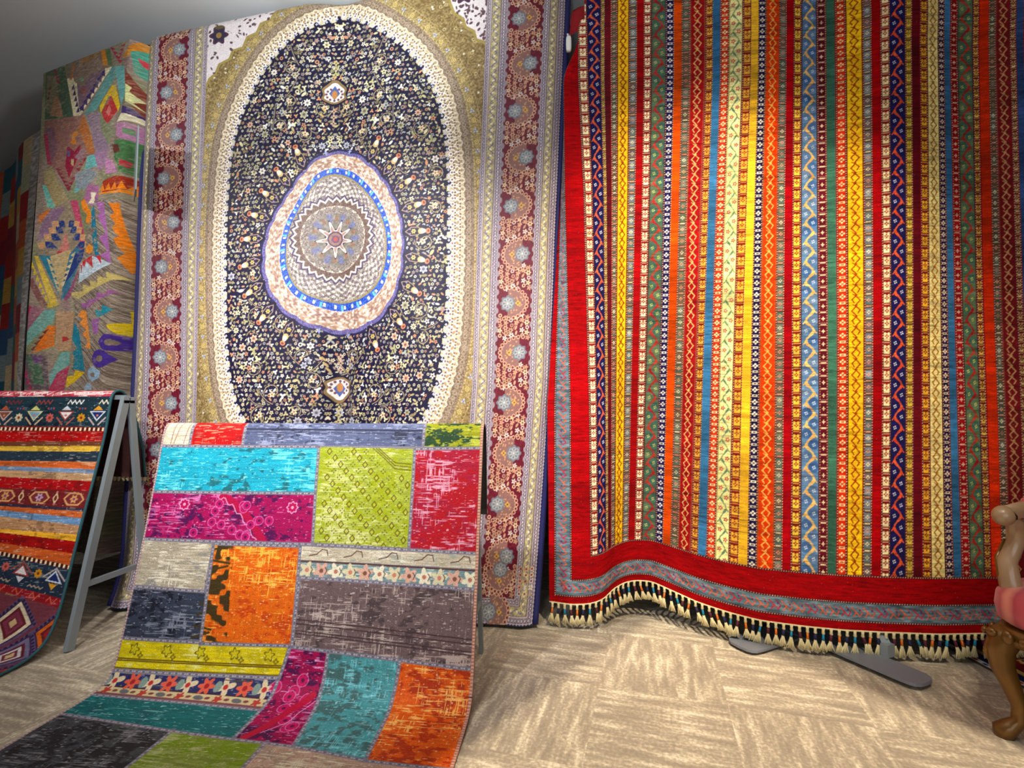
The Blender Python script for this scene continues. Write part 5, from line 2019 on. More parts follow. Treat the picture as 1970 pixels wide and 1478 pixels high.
tr_root = empty('tribal_rug', (-3.0, 2.1, 0.0))
tag(tr_root, 'tribal wool rug with red, yellow and blue horizontal bands over a grey A-frame', 'rug')
C4 = tribal_canvas()
P4 = extrude_points(pp4, LXL, LXR, NXT, 0.006)
unpar(grid_mesh('pile', P4[::-1], C4.img[::-1], M_WOOL, tr_root), tr_root)
P4l = extrude_points(dense_profile(prof4, 80)[0], LXL, LXR, 24, 0.006)
unpar(slab('backing', P4l, 0.002, 0.006, M_BACK_M, tr_root), tr_root)
m = MB()
pb = dense_profile(prof4, 120)[0]
m.tube([(LXR + 0.004, a, b) for a, b in pb], 0.006, 8)
unpar(m.build('edge_binding', M_TEALB, tr_root, True), tr_root)
m = MB()
rt = random.Random(5)
for k in range(60):
    X = LXR - 0.005 - k * 0.025
    m.tube([(X, 2.398, 0.705), (X, 2.400, 0.69), (X + rt.uniform(-.004, .004), 2.402, 0.675)], [0.006, 0.008, 0.005], 6)
o = unpar(m.build('rear_fringe', M_CREAM, tr_root, True), tr_root)
o['kind'] = 'stuff'
a_frame('display_frame', 'grey steel A-frame holding the banded tribal rug, its open end showing', -3.70, -2.175, 2.215, 1.115, 1.975, 2.38, 0.036, 0.02)


# ================================================================== 5. kilim and far patchwork at the left
def vplane(pa, pb):
    """vertical plane through two floor points: mapping photo -> (distance along, z)"""
    a, b = Vector(pa), Vector(pb)
    d = (b - a).normalized()

    def f(x, y):
        r = ray(x, y)
        # t*(r0,r1) = a + s*d
        det = r[0] * (-d.y) - r[1] * (-d.x)
        t = (a.x * (-d.y) - a.y * (-d.x)) / det
        s = ((t * r[0] - a.x) * d.x + (t * r[1] - a.y) * d.y)
        return s, CAM_Z + t * r[2]

    return f, a, d


def at_z(x, y, z):
    X, Y = onz(x, y, z)
    return (X, Y)


KZ = 3.18
ka_, kb_ = at_z(95, 137, KZ), at_z(268, 68, KZ)
mapk, KA, KD = vplane(ka_, kb_)
KW = mapk(262, 400)[0] - 0.04


def kilim_canvas():
    nx, ny = 420, 1000
    s0 = mapk(95, 140)[0]
    C = Canvas(s0 - 0.06, KW, 0.25, KZ, nx, ny, (136, 122, 100))
    C.img[:] = np.asarray((132, 120, 100), np.float32)
    W = C.img
    n = vnoise(ny, nx, 40, 30, 2)
    n_b = vnoise(ny, nx, 60, 50, 12)
    C.img += ((n - 0.5) * 30)[..., None] + ((n_b - 0.5) * 40)[..., None] * np.array([0.6, -0.2, 0.7], np.float32)
    A = lambda p: mapk(p[0] / 4.222 + 60, p[1] / 4.222 + 50)
    Bm = lambda p: mapk(p[0] / 3.889 + 20, p[1] / 3.889 + 380)

    def pg(pts, col, f=A): C.poly([f(p) for p in pts], col)

    def saw(p, q, n_, amp, col, f=A, w_=None):
        """row of teeth from p to q pointing sideways by amp"""
        p, q = np.array(p, float), np.array(q, float)
        d_ = (q - p) / n_
        nn = np.array([d_[1], -d_[0]])
        nn = nn / np.linalg.norm(nn) * amp
        for k in range(n_):
            a = p + d_ * k
            pg([tuple(a), tuple(a + d_), tuple(a + d_ * 0.95 + nn), ], col, f)

    # upper half
    pg([(120, 330), (270, 330), (340, 740), (110, 760)], (72, 92, 70))
    pg([(130, 400), (200, 400), (250, 750), (120, 700)], (112, 104, 78))
    pg([(190, 560), (230, 600), (260, 740), (150, 730)], (150, 110, 80))
    saw((180, 340), (215, 470), 3, 26, (150, 20, 40))
    saw((165, 480), (140, 600), 3, -18, (110, 50, 40))
    pg([(290, 430), (660, 330), (400, 730), (345, 735)], (222, 208, 168))
    pg([(365, 380), (600, 330), (600, 390), (400, 700), (385, 640)], (120, 94, 108))
    pg([(330, 380), (600, 190), (620, 330), (480, 400), (420, 500), (350, 450)], (134, 112, 96))
    saw((345, 470), (395, 700), 5, -30, (62, 44, 96))
    saw((600, 350), (400, 680), 7, 34, (62, 44, 96))
    saw((600, 350), (400, 680), 7, -14, (62, 44, 96))
    pg([(250, 640), (340, 735), (380, 730), (400, 740), (430, 740), (430, 700)], (62, 44, 96)) if 0 else None
    pg([(430, 480), (460, 520), (430, 580), (395, 530)], (140, 84, 84))
    pg([(410, 410), (430, 440), (405, 460), (390, 430)], (110, 150, 120))
    pg([(660, 330), (740, 320), (530, 690), (430, 730)], (92, 146, 140))
    pg([(680, 330), (760, 320), (770, 540), (740, 640), (700, 440)], (98, 156, 152))
    pg([(660, 480), (690, 480), (730, 640), (715, 690), (640, 560), (570, 710), (560, 650)], (206, 168, 24))
    pg([(655, 560), (712, 680), (615, 815), (580, 700)], (176, 44, 44))
    pg([(640, 640), (660, 680), (640, 730), (615, 700)], (196, 110, 100))
    pg([(560, 190), (600, 190), (625, 320), (590, 330)], (206, 126, 24))
    pg([(600, 190), (640, 180), (660, 310), (625, 320)], (86, 112, 70))
    saw((360, 300), (330, 440), 4, -24, (190, 110, 40))
    pg([(380, 250), (520, 210), (560, 230), (420, 320)], (150, 110, 66))
    saw((640, 170), (720, 300), 4, 34, (160, 40, 60))
    saw((770, 140), (720, 270), 4, -30, (160, 40, 60))
    pg([(850, 60), (900, 50), (895, 90), (780, 250), (740, 260)], (190, 120, 40))
    pg([(800, 200), (860, 130), (900, 150), (880, 420), (810, 360)], (76, 146, 124))
    pg([(820, 230), (860, 230), (850, 290), (830, 280)], (190, 60, 70))
    # middle medallion
    pg([(110, 770), (300, 740), (430, 720), (520, 1040), (440, 1100), (290, 1320), (160, 1130), (100, 860)], (142, 96, 84))
    pg([(110, 830), (180, 820), (210, 1000), (150, 1130)], (124, 86, 96))
    pg([(100, 880), (130, 880), (160, 1130), (130, 1130)], (160, 50, 76))
    pg([(430, 720), (500, 900), (525, 1040), (470, 1030), (380, 830)], (176, 100, 44))
    pg([(450, 720), (560, 700), (640, 900), (660, 1000), (540, 1040)], (136, 112, 128))
    pg([(560, 720), (700, 860), (640, 960), (580, 860)], (120, 124, 92))
    saw((380, 850), (340, 960), 2, -34, (206, 120, 30))
    pg([(330, 870), (380, 850), (390, 880), (350, 900), (370, 960), (330, 960)], (206, 120, 30))
    pg([(290, 970), (350, 1020), (400, 960), (400, 1000), (370, 1090), (300, 1230), (270, 1140)], (142, 18, 52))
    pg([(285, 1010), (315, 1010), (310, 1060), (288, 1060)], (96, 80, 120))
    pg([(320, 1080), (345, 1080), (340, 1140), (318, 1120)], (180, 160, 110))
    pg([(410, 1000), (440, 1010), (420, 1100), (350, 1070)], (150, 110, 120))
    saw((190, 1150), (290, 1340), 6, 34, (132, 34, 56))
    saw((460, 1070), (300, 1330), 7, -36, (132, 34, 56))
    saw((160, 1140), (290, 1400), 7, -26, (90, 166, 152))
    saw((480, 1080), (340, 1330), 6, 44, (90, 166, 152))
    pg([(460, 1060), (600, 1030), (620, 1120), (480, 1160), (400, 1330), (340, 1360), (440, 1180)], (98, 168, 160))
    pg([(100, 1180), (160, 1140), (290, 1400), (240, 1478), (120, 1478)], (150, 132, 88))
    pg([(90, 1290), (120, 1300), (190, 1478), (130, 1478)], (100, 170, 156))
    pg([(350, 1200), (480, 1160), (560, 1200), (440, 1330), (360, 1320)], (124, 134, 140))
    pg([(520, 1040), (640, 1000), (660, 1130), (560, 1180)], (150, 112, 140))
    # right fold, upper
    pg([(770, 340), (800, 400), (860, 560), (850, 760), (770, 560)], (120, 52, 40))
    pg([(770, 460), (800, 480), (790, 520), (830, 560), (800, 600), (830, 640), (770, 600)], (206, 206, 140))
    pg([(750, 640), (800, 650), (830, 700), (740, 710)], (64, 44, 100))
    pg([(740, 700), (825, 700), (825, 740), (705, 775)], (214, 204, 170))
    pg([(705, 780), (830, 760), (830, 900), (790, 940), (700, 880)], (170, 116, 146))
    pg([(750, 820), (800, 810), (800, 860), (760, 860)], (96, 128, 90))
    pg([(690, 920), (830, 900), (830, 1180), (740, 1180), (690, 1060)], (70, 112, 66))
    pg([(670, 960), (720, 950), (740, 1010), (690, 1030)], (92, 44, 34))
    pg([(730, 1070), (790, 1080), (780, 1130), (735, 1120)], (170, 40, 50))
    pg([(620, 1080), (680, 1090), (720, 1180), (620, 1200)], (180, 116, 160))
    pg([(600, 1260), (700, 1210), (830, 1200), (820, 1290), (600, 1360)], (150, 44, 20))
    saw((570, 1350), (820, 1290), 5, 60, (226, 120, 14))
    pg([(570, 1360), (820, 1300), (820, 1330), (570, 1370)], (226, 126, 20))
    pg([(470, 1290), (570, 1300), (560, 1478), (420, 1440)], (156, 96, 132))
    pg([(490, 1355), (550, 1355), (530, 1395), (540, 1445), (470, 1445), (500, 1400)], (222, 208, 180))
    # lower half, second crop
    pg([(220, 420), (330, 60), (440, 0), (560, 420), (360, 790), (330, 760)], (136, 118, 96), Bm)
    pg([(215, 140), (290, 75), (300, 110), (215, 200)], (196, 104, 40), Bm)
    pg([(300, 80), (400, 70), (260, 300), (205, 330), (240, 180)], (128, 96, 120), Bm)
    pg([(440, 20), (500, 20), (570, 340), (530, 400), (490, 200)], (176, 60, 90), Bm)
    for k, (y, w_) in enumerate(((170, 20), (215, 40), (270, 70), (330, 110))):
        for sx in (-1, 1):
            pg([(410 + sx * w_, y), (410 + sx * (w_ + 45 * sx * sx), y), (410 + sx * (w_ + 30), y + 50), (410 + sx * (w_ * 0.6), y + 50)], (32, 50, 110), Bm)
            pg([(410 + sx * (w_ + 40), y), (410 + sx * (w_ + 90), y + 10), (410 + sx * (w_ + 80), y + 55), (410 + sx * (w_ + 40), y + 50)], (190, 140, 96), Bm)
    pg([(400, 250), (430, 370), (370, 480), (345, 420)], (186, 110, 100), Bm)
    pg([(340, 400), (370, 395), (370, 450), (335, 450)], (176, 40, 50), Bm)
    pg([(220, 430), (330, 440), (350, 740), (330, 690)], (40, 110, 130), Bm)
    pg([(290, 440), (440, 380), (430, 600), (360, 700)], (176, 152, 104), Bm)
    pg([(430, 420), (480, 370), (550, 400), (400, 740), (360, 770), (380, 620)], (54, 104, 130), Bm)
    pg([(480, 420), (560, 380), (540, 460), (390, 640), (400, 700), (380, 600)], (30, 50, 110), Bm)
    saw((270, 450), (340, 700), 5, 30, (190, 168, 120), Bm)
    saw((480, 400), (380, 660), 6, -30, (190, 176, 130), Bm)
    pg([(190, 440), (215, 440), (350, 800), (300, 820)], (200, 170, 60), Bm)
    saw((175, 480), (300, 820), 7, -26, (206, 172, 20), Bm)
    pg([(550, 540), (500, 540), (380, 760), (400, 770), (480, 680)], (134, 70, 100), Bm)
    pg([(150, 640), (180, 600), (280, 810), (240, 820)], (120, 76, 70), Bm)
    pg([(130, 820), (190, 810), (330, 850), (200, 1000), (100, 1140)], (140, 90, 104), Bm)
    pg([(130, 820), (180, 815), (160, 880), (125, 910)], (166, 44, 80), Bm)
    pg([(260, 840), (330, 840), (310, 930), (110, 1160), (95, 1080)], (104, 152, 140), Bm)
    pg([(280, 960), (330, 960), (320, 1110), (190, 1170)], (206, 102, 24), Bm)
    saw((290, 980), (190, 1150), 4, -22, (110, 50, 40), Bm)
    pg([(330, 850), (460, 850), (430, 1140), (330, 1150)], (170, 134, 100), Bm)
    pg([(370, 1040), (400, 1040), (420, 1060), (370, 1080)], (170, 44, 44), Bm)
    pg([(100, 1170), (280, 1180), (290, 1440), (90, 1440)], (92, 78, 84), Bm)
    saw((110, 1200), (190, 1440), 5, -40, (160, 44, 80), Bm)
    pg([(140, 1190), (230, 1190), (270, 1400), (200, 1400)], (70, 100, 76), Bm)
    pg([(180, 1190), (250, 1190), (240, 1250), (200, 1240)], (100, 64, 110), Bm)
    pg([(360, 1160), (420, 1150), (420, 1240), (300, 1440), (290, 1330)], (106, 158, 148), Bm)
    pg([(340, 1310), (420, 1250), (380, 1440), (280, 1460)], (170, 56, 84), Bm)
    # grey-brown ground to the right
    g_ = (120, 104, 90)
    pg([(560, 420), (640, 30), (880, 0), (900, 1440), (400, 1440), (450, 1200), (470, 830), (440, 720)], g_, Bm)
    W_, m_ = C.mask([Bm(p) for p in [(560, 420), (640, 30), (880, 0), (900, 1440), (400, 1440), (450, 1200), (470, 830), (440, 720)]])
    # slanting weft lines
    jj = np.arange(m_.shape[0])[:, None] + 0.38 * np.arange(m_.shape[1])[None, :]
    nn = vnoise(m_.shape[0] + 400, 40, 1.6, 12, 8)[(jj.astype(int)) % (m_.shape[0] + 300), (np.arange(m_.shape[1])[None, :] // 12) % 39]
    C.put(W_, m_ * (nn > 0.55) * 0.55, (176, 164, 146))
    C.put(W_, m_ * (nn < 0.32) * 0.5, (70, 58, 50))
    saw((640, 60), (700, 470), 5, -50, (20, 106, 130), Bm)
    pg([(640, 60), (620, 200), (650, 330), (690, 460), (660, 440), (630, 300)], (20, 106, 130), Bm)
    pg([(650, 40), (720, 30), (800, 490), (700, 430), (770, 400), (690, 300), (750, 260), (670, 140), (700, 120)], (160, 96, 156), Bm)
    pg([(760, 40), (840, 30), (880, 480), (860, 540), (830, 440), (850, 400), (810, 300), (840, 280), (790, 220), (820, 190), (770, 130), (810, 110)], (220, 116, 14), Bm)
    pg([(530, 30), (560, 10), (620, 130), (600, 200), (570, 190), (580, 130), (540, 90)], (214, 120, 20), Bm)
    pg([(570, 380), (600, 350), (640, 370), (635, 410), (600, 425), (570, 410)], (222, 130, 20), Bm)
    pg([(500, 640), (520, 500), (640, 440), (800, 490)], (180, 196, 206), Bm)
    pg([(530, 570), (520, 500), (560, 520), (570, 480), (640, 530), (630, 440), (660, 430), (720, 500), (710, 440), (640, 430), (540, 480)], (184, 24, 40), Bm)
    pg([(440, 710), (540, 700), (540, 650), (620, 670), (610, 620), (690, 640), (690, 590), (770, 600), (760, 550), (840, 570), (860, 590), (490, 760), (440, 730)], (190, 170, 96), Bm)
    pg([(520, 790), (580, 790), (590, 760), (680, 760), (680, 710), (770, 720), (780, 680), (840, 700), (700, 770), (600, 830), (540, 830)], (146, 84, 136), Bm)
    pg([(670, 840), (740, 850), (740, 800), (820, 830), (770, 870), (700, 900)], (30, 128, 146), Bm)
    pg([(490, 880), (530, 840), (570, 850), (635, 1135), (550, 1120), (590, 1080), (530, 1020), (570, 990), (500, 940), (540, 910)], (222, 134, 50), Bm)
    pg([(640, 920), (720, 900), (710, 1020), (660, 1020)], (146, 88, 150), Bm)
    for c_, r_ in (((800, 1080), 75), ((735, 1205), 80)):
        pg([(c_[0] + r_ * (1 + 0.08 * math.cos(6 * t)) * math.cos(t), c_[1] + r_ * 0.85 * math.sin(t)) for t in np.linspace(0, 6.28, 25)[:-1]], (66, 40, 130), Bm)
        pg([(c_[0] + r_ * 0.4 * math.cos(t), c_[1] + r_ * 0.32 * math.sin(t)) for t in np.linspace(0, 6.28, 9)[:-1]], g_, Bm)
    pg([(780, 950), (850, 920), (850, 830), (890, 830), (880, 1030), (820, 1010)], (206, 176, 20), Bm)
    pg([(460, 930), (500, 1000), (550, 1300), (440, 1280), (460, 1210), (440, 1160), (480, 1130), (440, 1060)], (20, 118, 140), Bm)
    pg([(390, 1425), (400, 1340), (450, 1330), (460, 1290), (550, 1310), (400, 1420)], (214, 176, 20), Bm)
    pg([(600, 1290), (670, 1260), (750, 1300), (740, 1350), (660, 1380), (600, 1340)], (140, 172, 196), Bm)
    pg([(640, 1310), (690, 1310), (690, 1345), (640, 1340)], g_, Bm)
    pg([(540, 1420), (600, 1380), (660, 1400), (660, 1440), (540, 1440)], (150, 176, 196), Bm)
    n7 = vnoise(ny, nx, 2.2, 9, 71) * 0.6 + vnoise(ny, nx, 30, 30, 72) * 0.4
    t7 = np.clip((n7 - 0.60) * 5, 0, 0.38)[..., None]
    C.img = C.img * (1 - t7) + np.array((168, 152, 128), np.float32) * t7
    C.img *= (0.74 + 0.52 * streaks(C.ny, C.nx, 1.4, 10, 26))[..., None]
    return C


def wall_rug_points(C, A_, D_, bulge):
    s = C.U[None, :].astype(float)
    z = C.V[:, None].astype(float)
    nrm = np.array([D_.y, -D_.x])
    off = bulge(s, z)
    if A_ is KA: s = s - 0.13 * np.clip((s - (KW - 0.35)) / 0.35, 0, 1) * (KZ - z) / 2.6
    X = A_.x + D_.x * s + nrm[0] * off
    Y = A_.y + D_.y * s + nrm[1] * off
    return np.stack([X, Y, z + 0 * s], 2)


def kb(s, z):
    f = 0.018 * np.sin(s * 9 + z * 1.3) * np.clip((3.1 - z) / 2, 0, 1)
    # right side turns away from the room
    f = f - 0.16 * np.clip((s - (KW - 0.09)) / 0.09, 0, 1) ** 2 * (1 if True else 0)
    return f


kr = empty('kilim', (KA.x + 0.4 * KD.x, KA.y + 0.4 * KD.y, 0.25))
tag(kr, 'flat-woven kilim with jagged purple, turquoise and orange diamonds hanging left of the medallion carpet', 'kilim')
C5 = kilim_canvas()
P5 = wall_rug_points(C5, KA, KD, kb)
unpar(grid_mesh('weave', P5, C5.img, M_FLAT, kr), kr)
Cl = Canvas(C5.u0, C5.u1, C5.v0, C5.v1, 24, 30)
unpar(slab('backing', wall_rug_points(Cl, KA, KD, kb), -0.002, -0.005, M_BACK_M, kr), kr)

FZ = 3.18
fa, fb_ = at_z(-40, 385, FZ), at_z(72, 250, FZ)
mapf, FA, FD = vplane(fa, fb_)
FW = mapf(74, 250)[0]


def far_canvas():
    nx, ny = 260, 700
    C = Canvas(-0.3, FW, 0.3, FZ, nx, ny, (120, 116, 106))
    cols = [(150, 24, 44), (50, 90, 136), (220, 166, 70), (60, 110, 100), (196, 196, 160), (216, 96, 50), (140, 160, 160), (220, 196, 150), (180, 34, 30), (30, 100, 120)]
    r = random.Random(12)
    cw, ch_ = 0.20, 0.22
    s = FW - 0.14
    i = 0
    while s > -1.1:
        z = FZ + (0.09 if i % 2 else 0)
        while z > 0.2:
            C.rect(s - cw, s, z - ch_, z, cols[r.randrange(10)])
            z -= ch_
        s -= cw
        i += 1
    # pale selvedge
    C.rect(FW - 0.14, FW, 0, FZ, (196, 190, 184))
    n = vnoise(ny, nx, 3, 5, 4)
    j = C.U > FW - 0.14
    C.img[:, j] += ((n[:, j] - 0.5) * 90)[..., None]
    C.img *= (0.84 + 0.32 * streaks(ny, nx, 1.5, 8, 5))[..., None]
    return C


fr = empty('checkered_rug', (FA.x + 0.3 * FD.x, FA.y + 0.3 * FD.y, 0.3))
tag(fr, 'checkered patch rug in red, blue and ochre squares with pale selvedge at far left', 'rug')
C6 = far_canvas()
fbul = lambda s, z: 0.02 * np.sin(s * 6 + z)
unpar(grid_mesh('weave', wall_rug_points(C6, FA, FD, fbul), C6.img, M_FLAT, fr), fr)
Cl = Canvas(C6.u0, C6.u1, C6.v0, C6.v1, 20, 24)
unpar(slab('backing', wall_rug_points(Cl, FA, FD, fbul), -0.002, -0.005, M_BACK_D, fr), fr)

# ================================================================== 6. rack hardware
# swing arm beside the medallion carpet
ar = empty('rack_arm', (-2.44, 2.3, 2.3))
tag(ar, 'thin grey metal rack plate sticking out between kilim and medallion carpet', 'rack arm')
m = MB()
ax0, az0 = ony(264, 272, 2.44)
ax1, az1 = ony(264, 388, 2.44)
pdir = Vector((ax0, 2.44, 0)).normalized()
pan = math.atan2(pdir.y, pdir.x) + math.radians(1.6)
pcen = Vector((ax0, 2.44, (az0 + az1) / 2)) - pdir * 0.10
m.box(pcen, (0.20, 0.006, az0 - az1), Matrix.Rotation(pan, 3, 'Z'))
unpar(m.build('plate', M_STEEL, ar), ar)
m = MB()
m.tube([(ax0, 2.44, az0 - 0.03), (ax0, 2.44, az1 + 0.03)], 0.007, 8)
unpar(m.build('hinge_pin', M_STEEL, ar, True), ar)

cl = empty('hanging_clip', (0, 2.42, 3.0))
tag(cl, 'white plastic clip high in the gap between the two large carpets', 'clip')
cx0, cz0 = ony(1094, 70, 2.42)
cx1, cz1 = ony(1094, 100, 2.42)
m = MB()
m.ball((cx0, 2.42, (cz0 + cz1) / 2), (0.014, 0.012, (cz0 - cz1) / 2), 12, 8, 0.5)
unpar(m.build('clip_body', M_WHITEP, cl, True), cl)
m = MB()
m.tube([(cx0, 2.42, cz0 - 0.004), (cx0 - 0.006, 2.43, cz0 + 0.02), (cx0 + 0.006, 2.45, cz0 + 0.03)], 0.004, 8)
unpar(m.build('hook', M_WHITEP, cl, True), cl)


def rounded_bar(p, q, w, cap=8):
    p, q = Vector(p), Vector(q)
    d = (q - p).normalized()
    n = Vector((-d.y, d.x))
    pts = []
    for k in range(cap + 1):
        a = math.pi / 2 - math.pi * k / cap
        sx = lambda t: math.copysign(abs(t) ** 0.65, t)
        pts.append(q + d * (w / 2) * sx(math.cos(a)) + n * (w / 2) * sx(math.sin(a)))
    for k in range(cap + 1):
        a = -math.pi / 2 - math.pi * k / cap
        pts.append(p + d * (w / 2) * sx(math.cos(a)) + n * (w / 2) * sx(math.sin(a)))
    return [(v.x, v.y) for v in pts]


rk = empty('carpet_rack', (1.2, 2.6, 0))
tag(rk, 'grey steel carpet rack, its flat rounded feet showing below the tassels', 'carpet rack')
e1 = Vector(onz(1775, 1308, 0.03))
e2 = Vector(onz(1625, 1246, 0.03))
dd = (e2 - e1).normalized()
m = MB()
m.prism(rounded_bar(e1 + dd * 0.05, e1 + dd * 0.95, 0.135), 0.018, 0.030)
f1_ = unpar(m.build('foot_plate', M_PLATE, rk), rk)
m = MB()
for t in (0.05, 0.9): m.tube([tuple(e1 + dd * t) + (0.0,), tuple(e1 + dd * t) + (0.019,)], 0.018, 12)
g1_ = unpar(m.build('foot_pad', M_BACK_D, rk), rk)
g = Vector(onz(1436, 1238, 0.02))
g2 = Vector(onz(1560, 1200, 0.02))
d2 = (g2 - g).normalized()
m = MB()
m.prism(rounded_bar(g + d2 * 0.02, g + d2 * 0.8, 0.15), 0.012, 0.022)
unpar(m.build('foot_plate', M_PLATE, rk), rk)
m = MB()
for t in (0.06, 0.7): m.tube([tuple(g + d2 * t) + (0.0,), tuple(g + d2 * t) + (0.013,)], 0.018, 12)
unpar(m.build('foot_pad', M_BACK_D, rk), rk)
pb_ = Vector(onz(1708, 1262, 0.03))
m = MB()
m.box((pb_.x, pb_.y, 0.055), (0.045, 0.03, 0.05), Matrix.Rotation(0.5, 3, 'Z'))
m.bar((pb_.x, pb_.y, 0.06), (pb_.x - 0.02, pb_.y + 0.13, 0.22), 0.035, 0.018)
m.bar((pb_.x - 0.02, pb_.y + 0.13, 0.21), (pb_.x - 0.02, 2.62, 0.5), 0.03, 0.018)
m.bar((pb_.x - 0.02, 2.62, 0.48), (pb_.x - 0.02, 2.62, 3.17), 0.03, 0.03)
unpar(m.build('post', M_STEEL, rk), rk)
m = MB()
m.bar((-2.5, 2.62, 3.17), (2.35, 2.62, 3.17), 0.03, 0.03, (0, 1, 0))
unpar(m.build('top_rail', M_STEEL, rk), rk)
m = MB()
m.bar((-0.02, 2.62, 0.0), (-0.02, 2.62, 3.16), 0.03, 0.03)
unpar(m.build('post', M_STEEL, rk), rk)

# unseen square shutter, added below the lamp to cut the floor's light pool
Lp = Vector((0.62, 1.05, 3.20))
hd = empty('added_light_shutter', (Lp.x, Lp.y, CEIL))
tag(hd, 'unseen black square shutter added to shape the pool of light on the floor', 'spotlight')
A_c = Vector((0.462, 2.692, 0))
e_l, e_r = Vector((-0.572, -0.82, 0)), Vector((0.711, -0.703, 0))
quad_f = [A_c, A_c + e_l * 2.3, A_c + e_l * 2.3 + e_r * 1.5, A_c + e_r * 1.5]
zp = 3.05
inner = [Lp + (q_ - Lp) * ((Lp.z - zp) / Lp.z) for q_ in quad_f]
cen = sum(inner, Vector()) / 4
outer = [cen + (q_ - cen) * 2.9 for q_ in inner]
m = MB()
vs = inner + outer + [v + Vector((0, 0, 0.004)) for v in inner + outer]
fs = []
for k in range(4):
    n_ = (k + 1) % 4
    fs += [(k, n_, 4 + n_, 4 + k), (8 + k, 12 + k, 12 + n_, 8 + n_), (k, 8 + k, 8 + n_, n_), (4 + k, 4 + n_, 12 + n_, 12 + k)]
m.add(vs, fs)
M_BLACK = simple('black_enamel', (20, 20, 22), 0.6, var=0.05)
unpar(m.build('shutter', M_BLACK, hd), hd)
m = MB()
for q_ in outer: m.bar(tuple(q_ + Vector((0, 0, 0.002))), (Lp.x + (q_.x - Lp.x) * 0.15, Lp.y + (q_.y - Lp.y) * 0.15, CEIL), 0.012, 0.012)
unpar(m.build('bracket', M_BLACK, hd), hd)

# ================================================================== 7. small rug lying behind the chair
sr_pts = [onz(1838, 1256), onz(1932, 1306), None, None]
a, b = Vector(sr_pts[0]), Vector(sr_pts[1])
dr = (b - a).normalized()
nr = Vector((-dr.y, dr.x))
if nr.y < 0: nr = -nr
a = a - dr * 0.35
nx, ny = 300, 120
Cs = Canvas(0, 1.3, 0, 0.5, nx, ny, (22, 28, 66))
Cs.rect(0, 1.3, 0, 0.028, (206, 196, 176))
for k in range(60): Cs.disc((0.02 + k * 0.045, 0.014), 0.011, (150, 30, 34) if k % 2 else (34, 50, 120), 0.008)
Cs.rect(0, 1.3, 0.075, 0.105, (186, 140, 70))
Cs.rect(0, 1.3, 0.105, 0.112, (60, 20, 20))
Cs.rect(0, 1.3, 0.112, 0.5, (104, 14, 20))
for k in range(14): Cs.flower((0.05 + 0.1 * k, 0.2), 0.03, 6, (196, 150, 80), (30, 40, 90))
x = Cs.U[None, :].astype(float) + 0 * Cs.V[:, None]
y = Cs.V[:, None].astype(float) + 0 * Cs.U[None, :]
Ps = np.stack([a.x + dr.x * x + nr.x * y, a.y + dr.y * x + nr.y * y, 0.012 + 0.002 * np.sin(x * 9)], 2)
so = empty('floor_rug', (a.x + 0.5, a.y, 0))
tag(so, 'small navy and red rug with dotted cream edge lying flat behind the armchair', 'rug')
unpar(grid_mesh('pile', Ps, Cs.img, M_WOOL, so), so)
unpar(slab('backing', Ps[::12, ::12], -0.002, -0.007, M_BACK_D, so), so)

# ================================================================== 8. gilded armchair at the right edge
fx, fy = onz(1932, 1418)
yaw = math.radians(-62)
R2 = Matrix.Rotation(yaw, 4, 'Z')
SWd, SDp = 0.60, 0.56
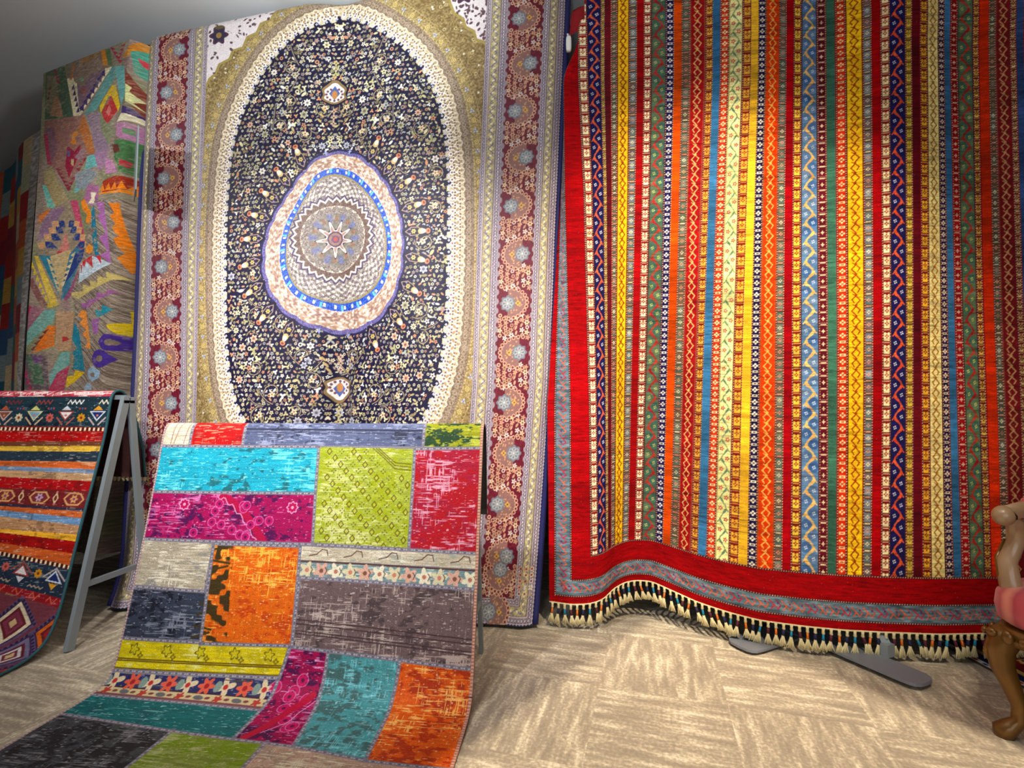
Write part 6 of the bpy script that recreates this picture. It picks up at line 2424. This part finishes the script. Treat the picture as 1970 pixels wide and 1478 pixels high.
# chair's own frame: front faces -y, front-left leg foot (seen from the camera) at (-SWd/2, -SDp/2)
off = R2 @ Vector((-SWd / 2 + 0.03, -SDp / 2 + 0.01, 0))
ch = empty('armchair', (fx - off.x, fy - off.y, 0), yaw)
tag(ch, 'carved gilt armchair with pink striped satin seat, cut off at the right', 'armchair')
for sx in (-1, 1):
    # front cabriole leg
    X, Y = sx * (SWd / 2 - 0.045), -SDp / 2 + 0.035
    o = Vector((sx, -1, 0)).normalized()
    P = lambda k, z: (X + o.x * k, Y + o.y * k, z)
    m = MB()
    m.tube([P(-0.005, 0.33), P(0.012, 0.31), P(0.026, 0.27), P(0.022, 0.22), P(0.002, 0.16), P(-0.016, 0.10), P(-0.012, 0.055), P(0.010, 0.032), P(0.026, 0.018), P(0.026, 0.0)],
           [0.040, 0.042, 0.038, 0.032, 0.026, 0.021, 0.020, 0.025, 0.030, 0.026], 14)
    lg = m.build('leg', M_GILT, ch, True)
    m = MB()
    for t in range(5):
        a_ = (t - 2) * 0.5
        m.ball((X + o.x * 0.030 + 0.022 * math.sin(a_) * -o.y, Y + o.y * 0.030 + 0.022 * math.sin(a_) * o.x, 0.285 + 0.012 * math.cos(a_ * 2)), (0.011, 0.011, 0.020), 8, 6)
    m.tube([P(0.055, 0.235), P(0.062, 0.26), P(0.050, 0.30), P(0.030, 0.325)], [0.004, 0.008, 0.009, 0.005], 8)
    m.build('leaf_carving', M_GILT, lg, True)
    m = MB()
    m.tube([(X, SDp / 2 - 0.03, 0.33), (X * 1.02, SDp / 2 + 0.01, 0.17), (X * 1.04, SDp / 2 + 0.06, 0.0)], [0.028, 0.022, 0.018], 12)
    m.build('leg', M_GILT, ch, True)
    # arm with scroll and pad
    m = MB()
    m.tube([(X, Y + 0.09, 0.40), (X + sx * 0.012, Y + 0.05, 0.47), (X + sx * 0.030, Y + 0.075, 0.54), (X + sx * 0.022, Y + 0.12, 0.61), (X + sx * 0.012, Y + 0.10, 0.67), (X + sx * 0.01, Y + 0.04, 0.705), (X + sx * 0.01, Y + 0.16, 0.715), (X, Y + 0.32, 0.70), (X - sx * 0.01, SDp / 2 - 0.02, 0.70)],
           [0.036, 0.030, 0.027, 0.026, 0.026, 0.030, 0.026, 0.024, 0.024], 12)
    m.ball((X + sx * 0.012, Y + 0.03, 0.70), (0.030, 0.034, 0.034), 12, 8)
    ao_ = m.build('armrest', M_IVORY, ch, True)
    m = MB()
    m.tube([(X + sx * 0.036, Y + 0.055, 0.46), (X + sx * 0.040, Y + 0.045, 0.50), (X + sx * 0.052, Y + 0.065, 0.55), (X + sx * 0.044, Y + 0.10, 0.61)], [0.010, 0.006, 0.006, 0.004], 8)
    m.ball((X + sx * 0.02, Y + 0.035, 0.42), (0.030, 0.022, 0.012), 10, 6)
    m.build('gilt_edging', M_GILT, ao_, True)
    m = MB()
    m.ball((X, Y + 0.25, 0.735), (0.032, 0.11, 0.022), 14, 8, 0.7)
    m.build('arm_pad', M_PINK, ch, True)
m = MB()
m.ball((0, 0, 0.412), (SWd / 2 + 0.022, SDp / 2 + 0.022, 0.072), 36, 12, 0.45)
m.ball((0, 0, 0.44), (SWd / 2 - 0.02, SDp / 2 - 0.02, 0.04), 30, 10, 0.5)
m.build('seat', M_PINK, ch, True)
m = MB()
m.ball((0, 0, 0.322), (SWd / 2 + 0.008, SDp / 2 + 0.008, 0.034), 36, 10, 0.30)
ap = m.build('apron', M_GILT, ch, True)
m = MB()
for k in range(15):
    t = -SWd / 2 + 0.02 + k * (SWd - 0.04) / 14
    m.ball((t, -SDp / 2 - 0.010, 0.318 - 0.012 * math.cos(t * 10)), (0.016, 0.010, 0.022 if k % 2 else 0.014), 8, 6)
for sx in (-1, 1):
    for k in range(13):
        t = -SDp / 2 + 0.02 + k * (SDp - 0.04) / 12
        m.ball((sx * (SWd / 2 + 0.010), t, 0.320), (0.010, 0.015, 0.020 if k % 2 else 0.013), 8, 6)
m.build('apron_carving', M_GILT, ap, True)
m = MB()
for k in range(2):
    s_ = (-1, 1)[k]
    m.tube([(s_ * 0.24, SDp / 2 - 0.01, 0.36), (s_ * 0.25, SDp / 2 + 0.03, 0.60), (s_ * 0.26, SDp / 2 + 0.08, 0.90)], [0.026, 0.022, 0.022], 12)
m.tube([(-0.26, SDp / 2 + 0.08, 0.90), (-0.16, SDp / 2 + 0.09, 0.965), (0, SDp / 2 + 0.10, 1.0), (0.16, SDp / 2 + 0.09, 0.965), (0.26, SDp / 2 + 0.08, 0.90)], [0.022, 0.024, 0.032, 0.024, 0.022], 12)
m.tube([(-0.245, SDp / 2 + 0.02, 0.52), (0.245, SDp / 2 + 0.02, 0.52)], 0.018, 10)
m.build('back_frame', M_GILT, ch, True)
m = MB()
m.ball((0, SDp / 2 + 0.045, 0.725), (0.225, 0.035, 0.20), 28, 12, 0.5, Matrix.Rotation(-0.16, 3, 'X'))
m.build('backrest', M_PINK, ch, True)
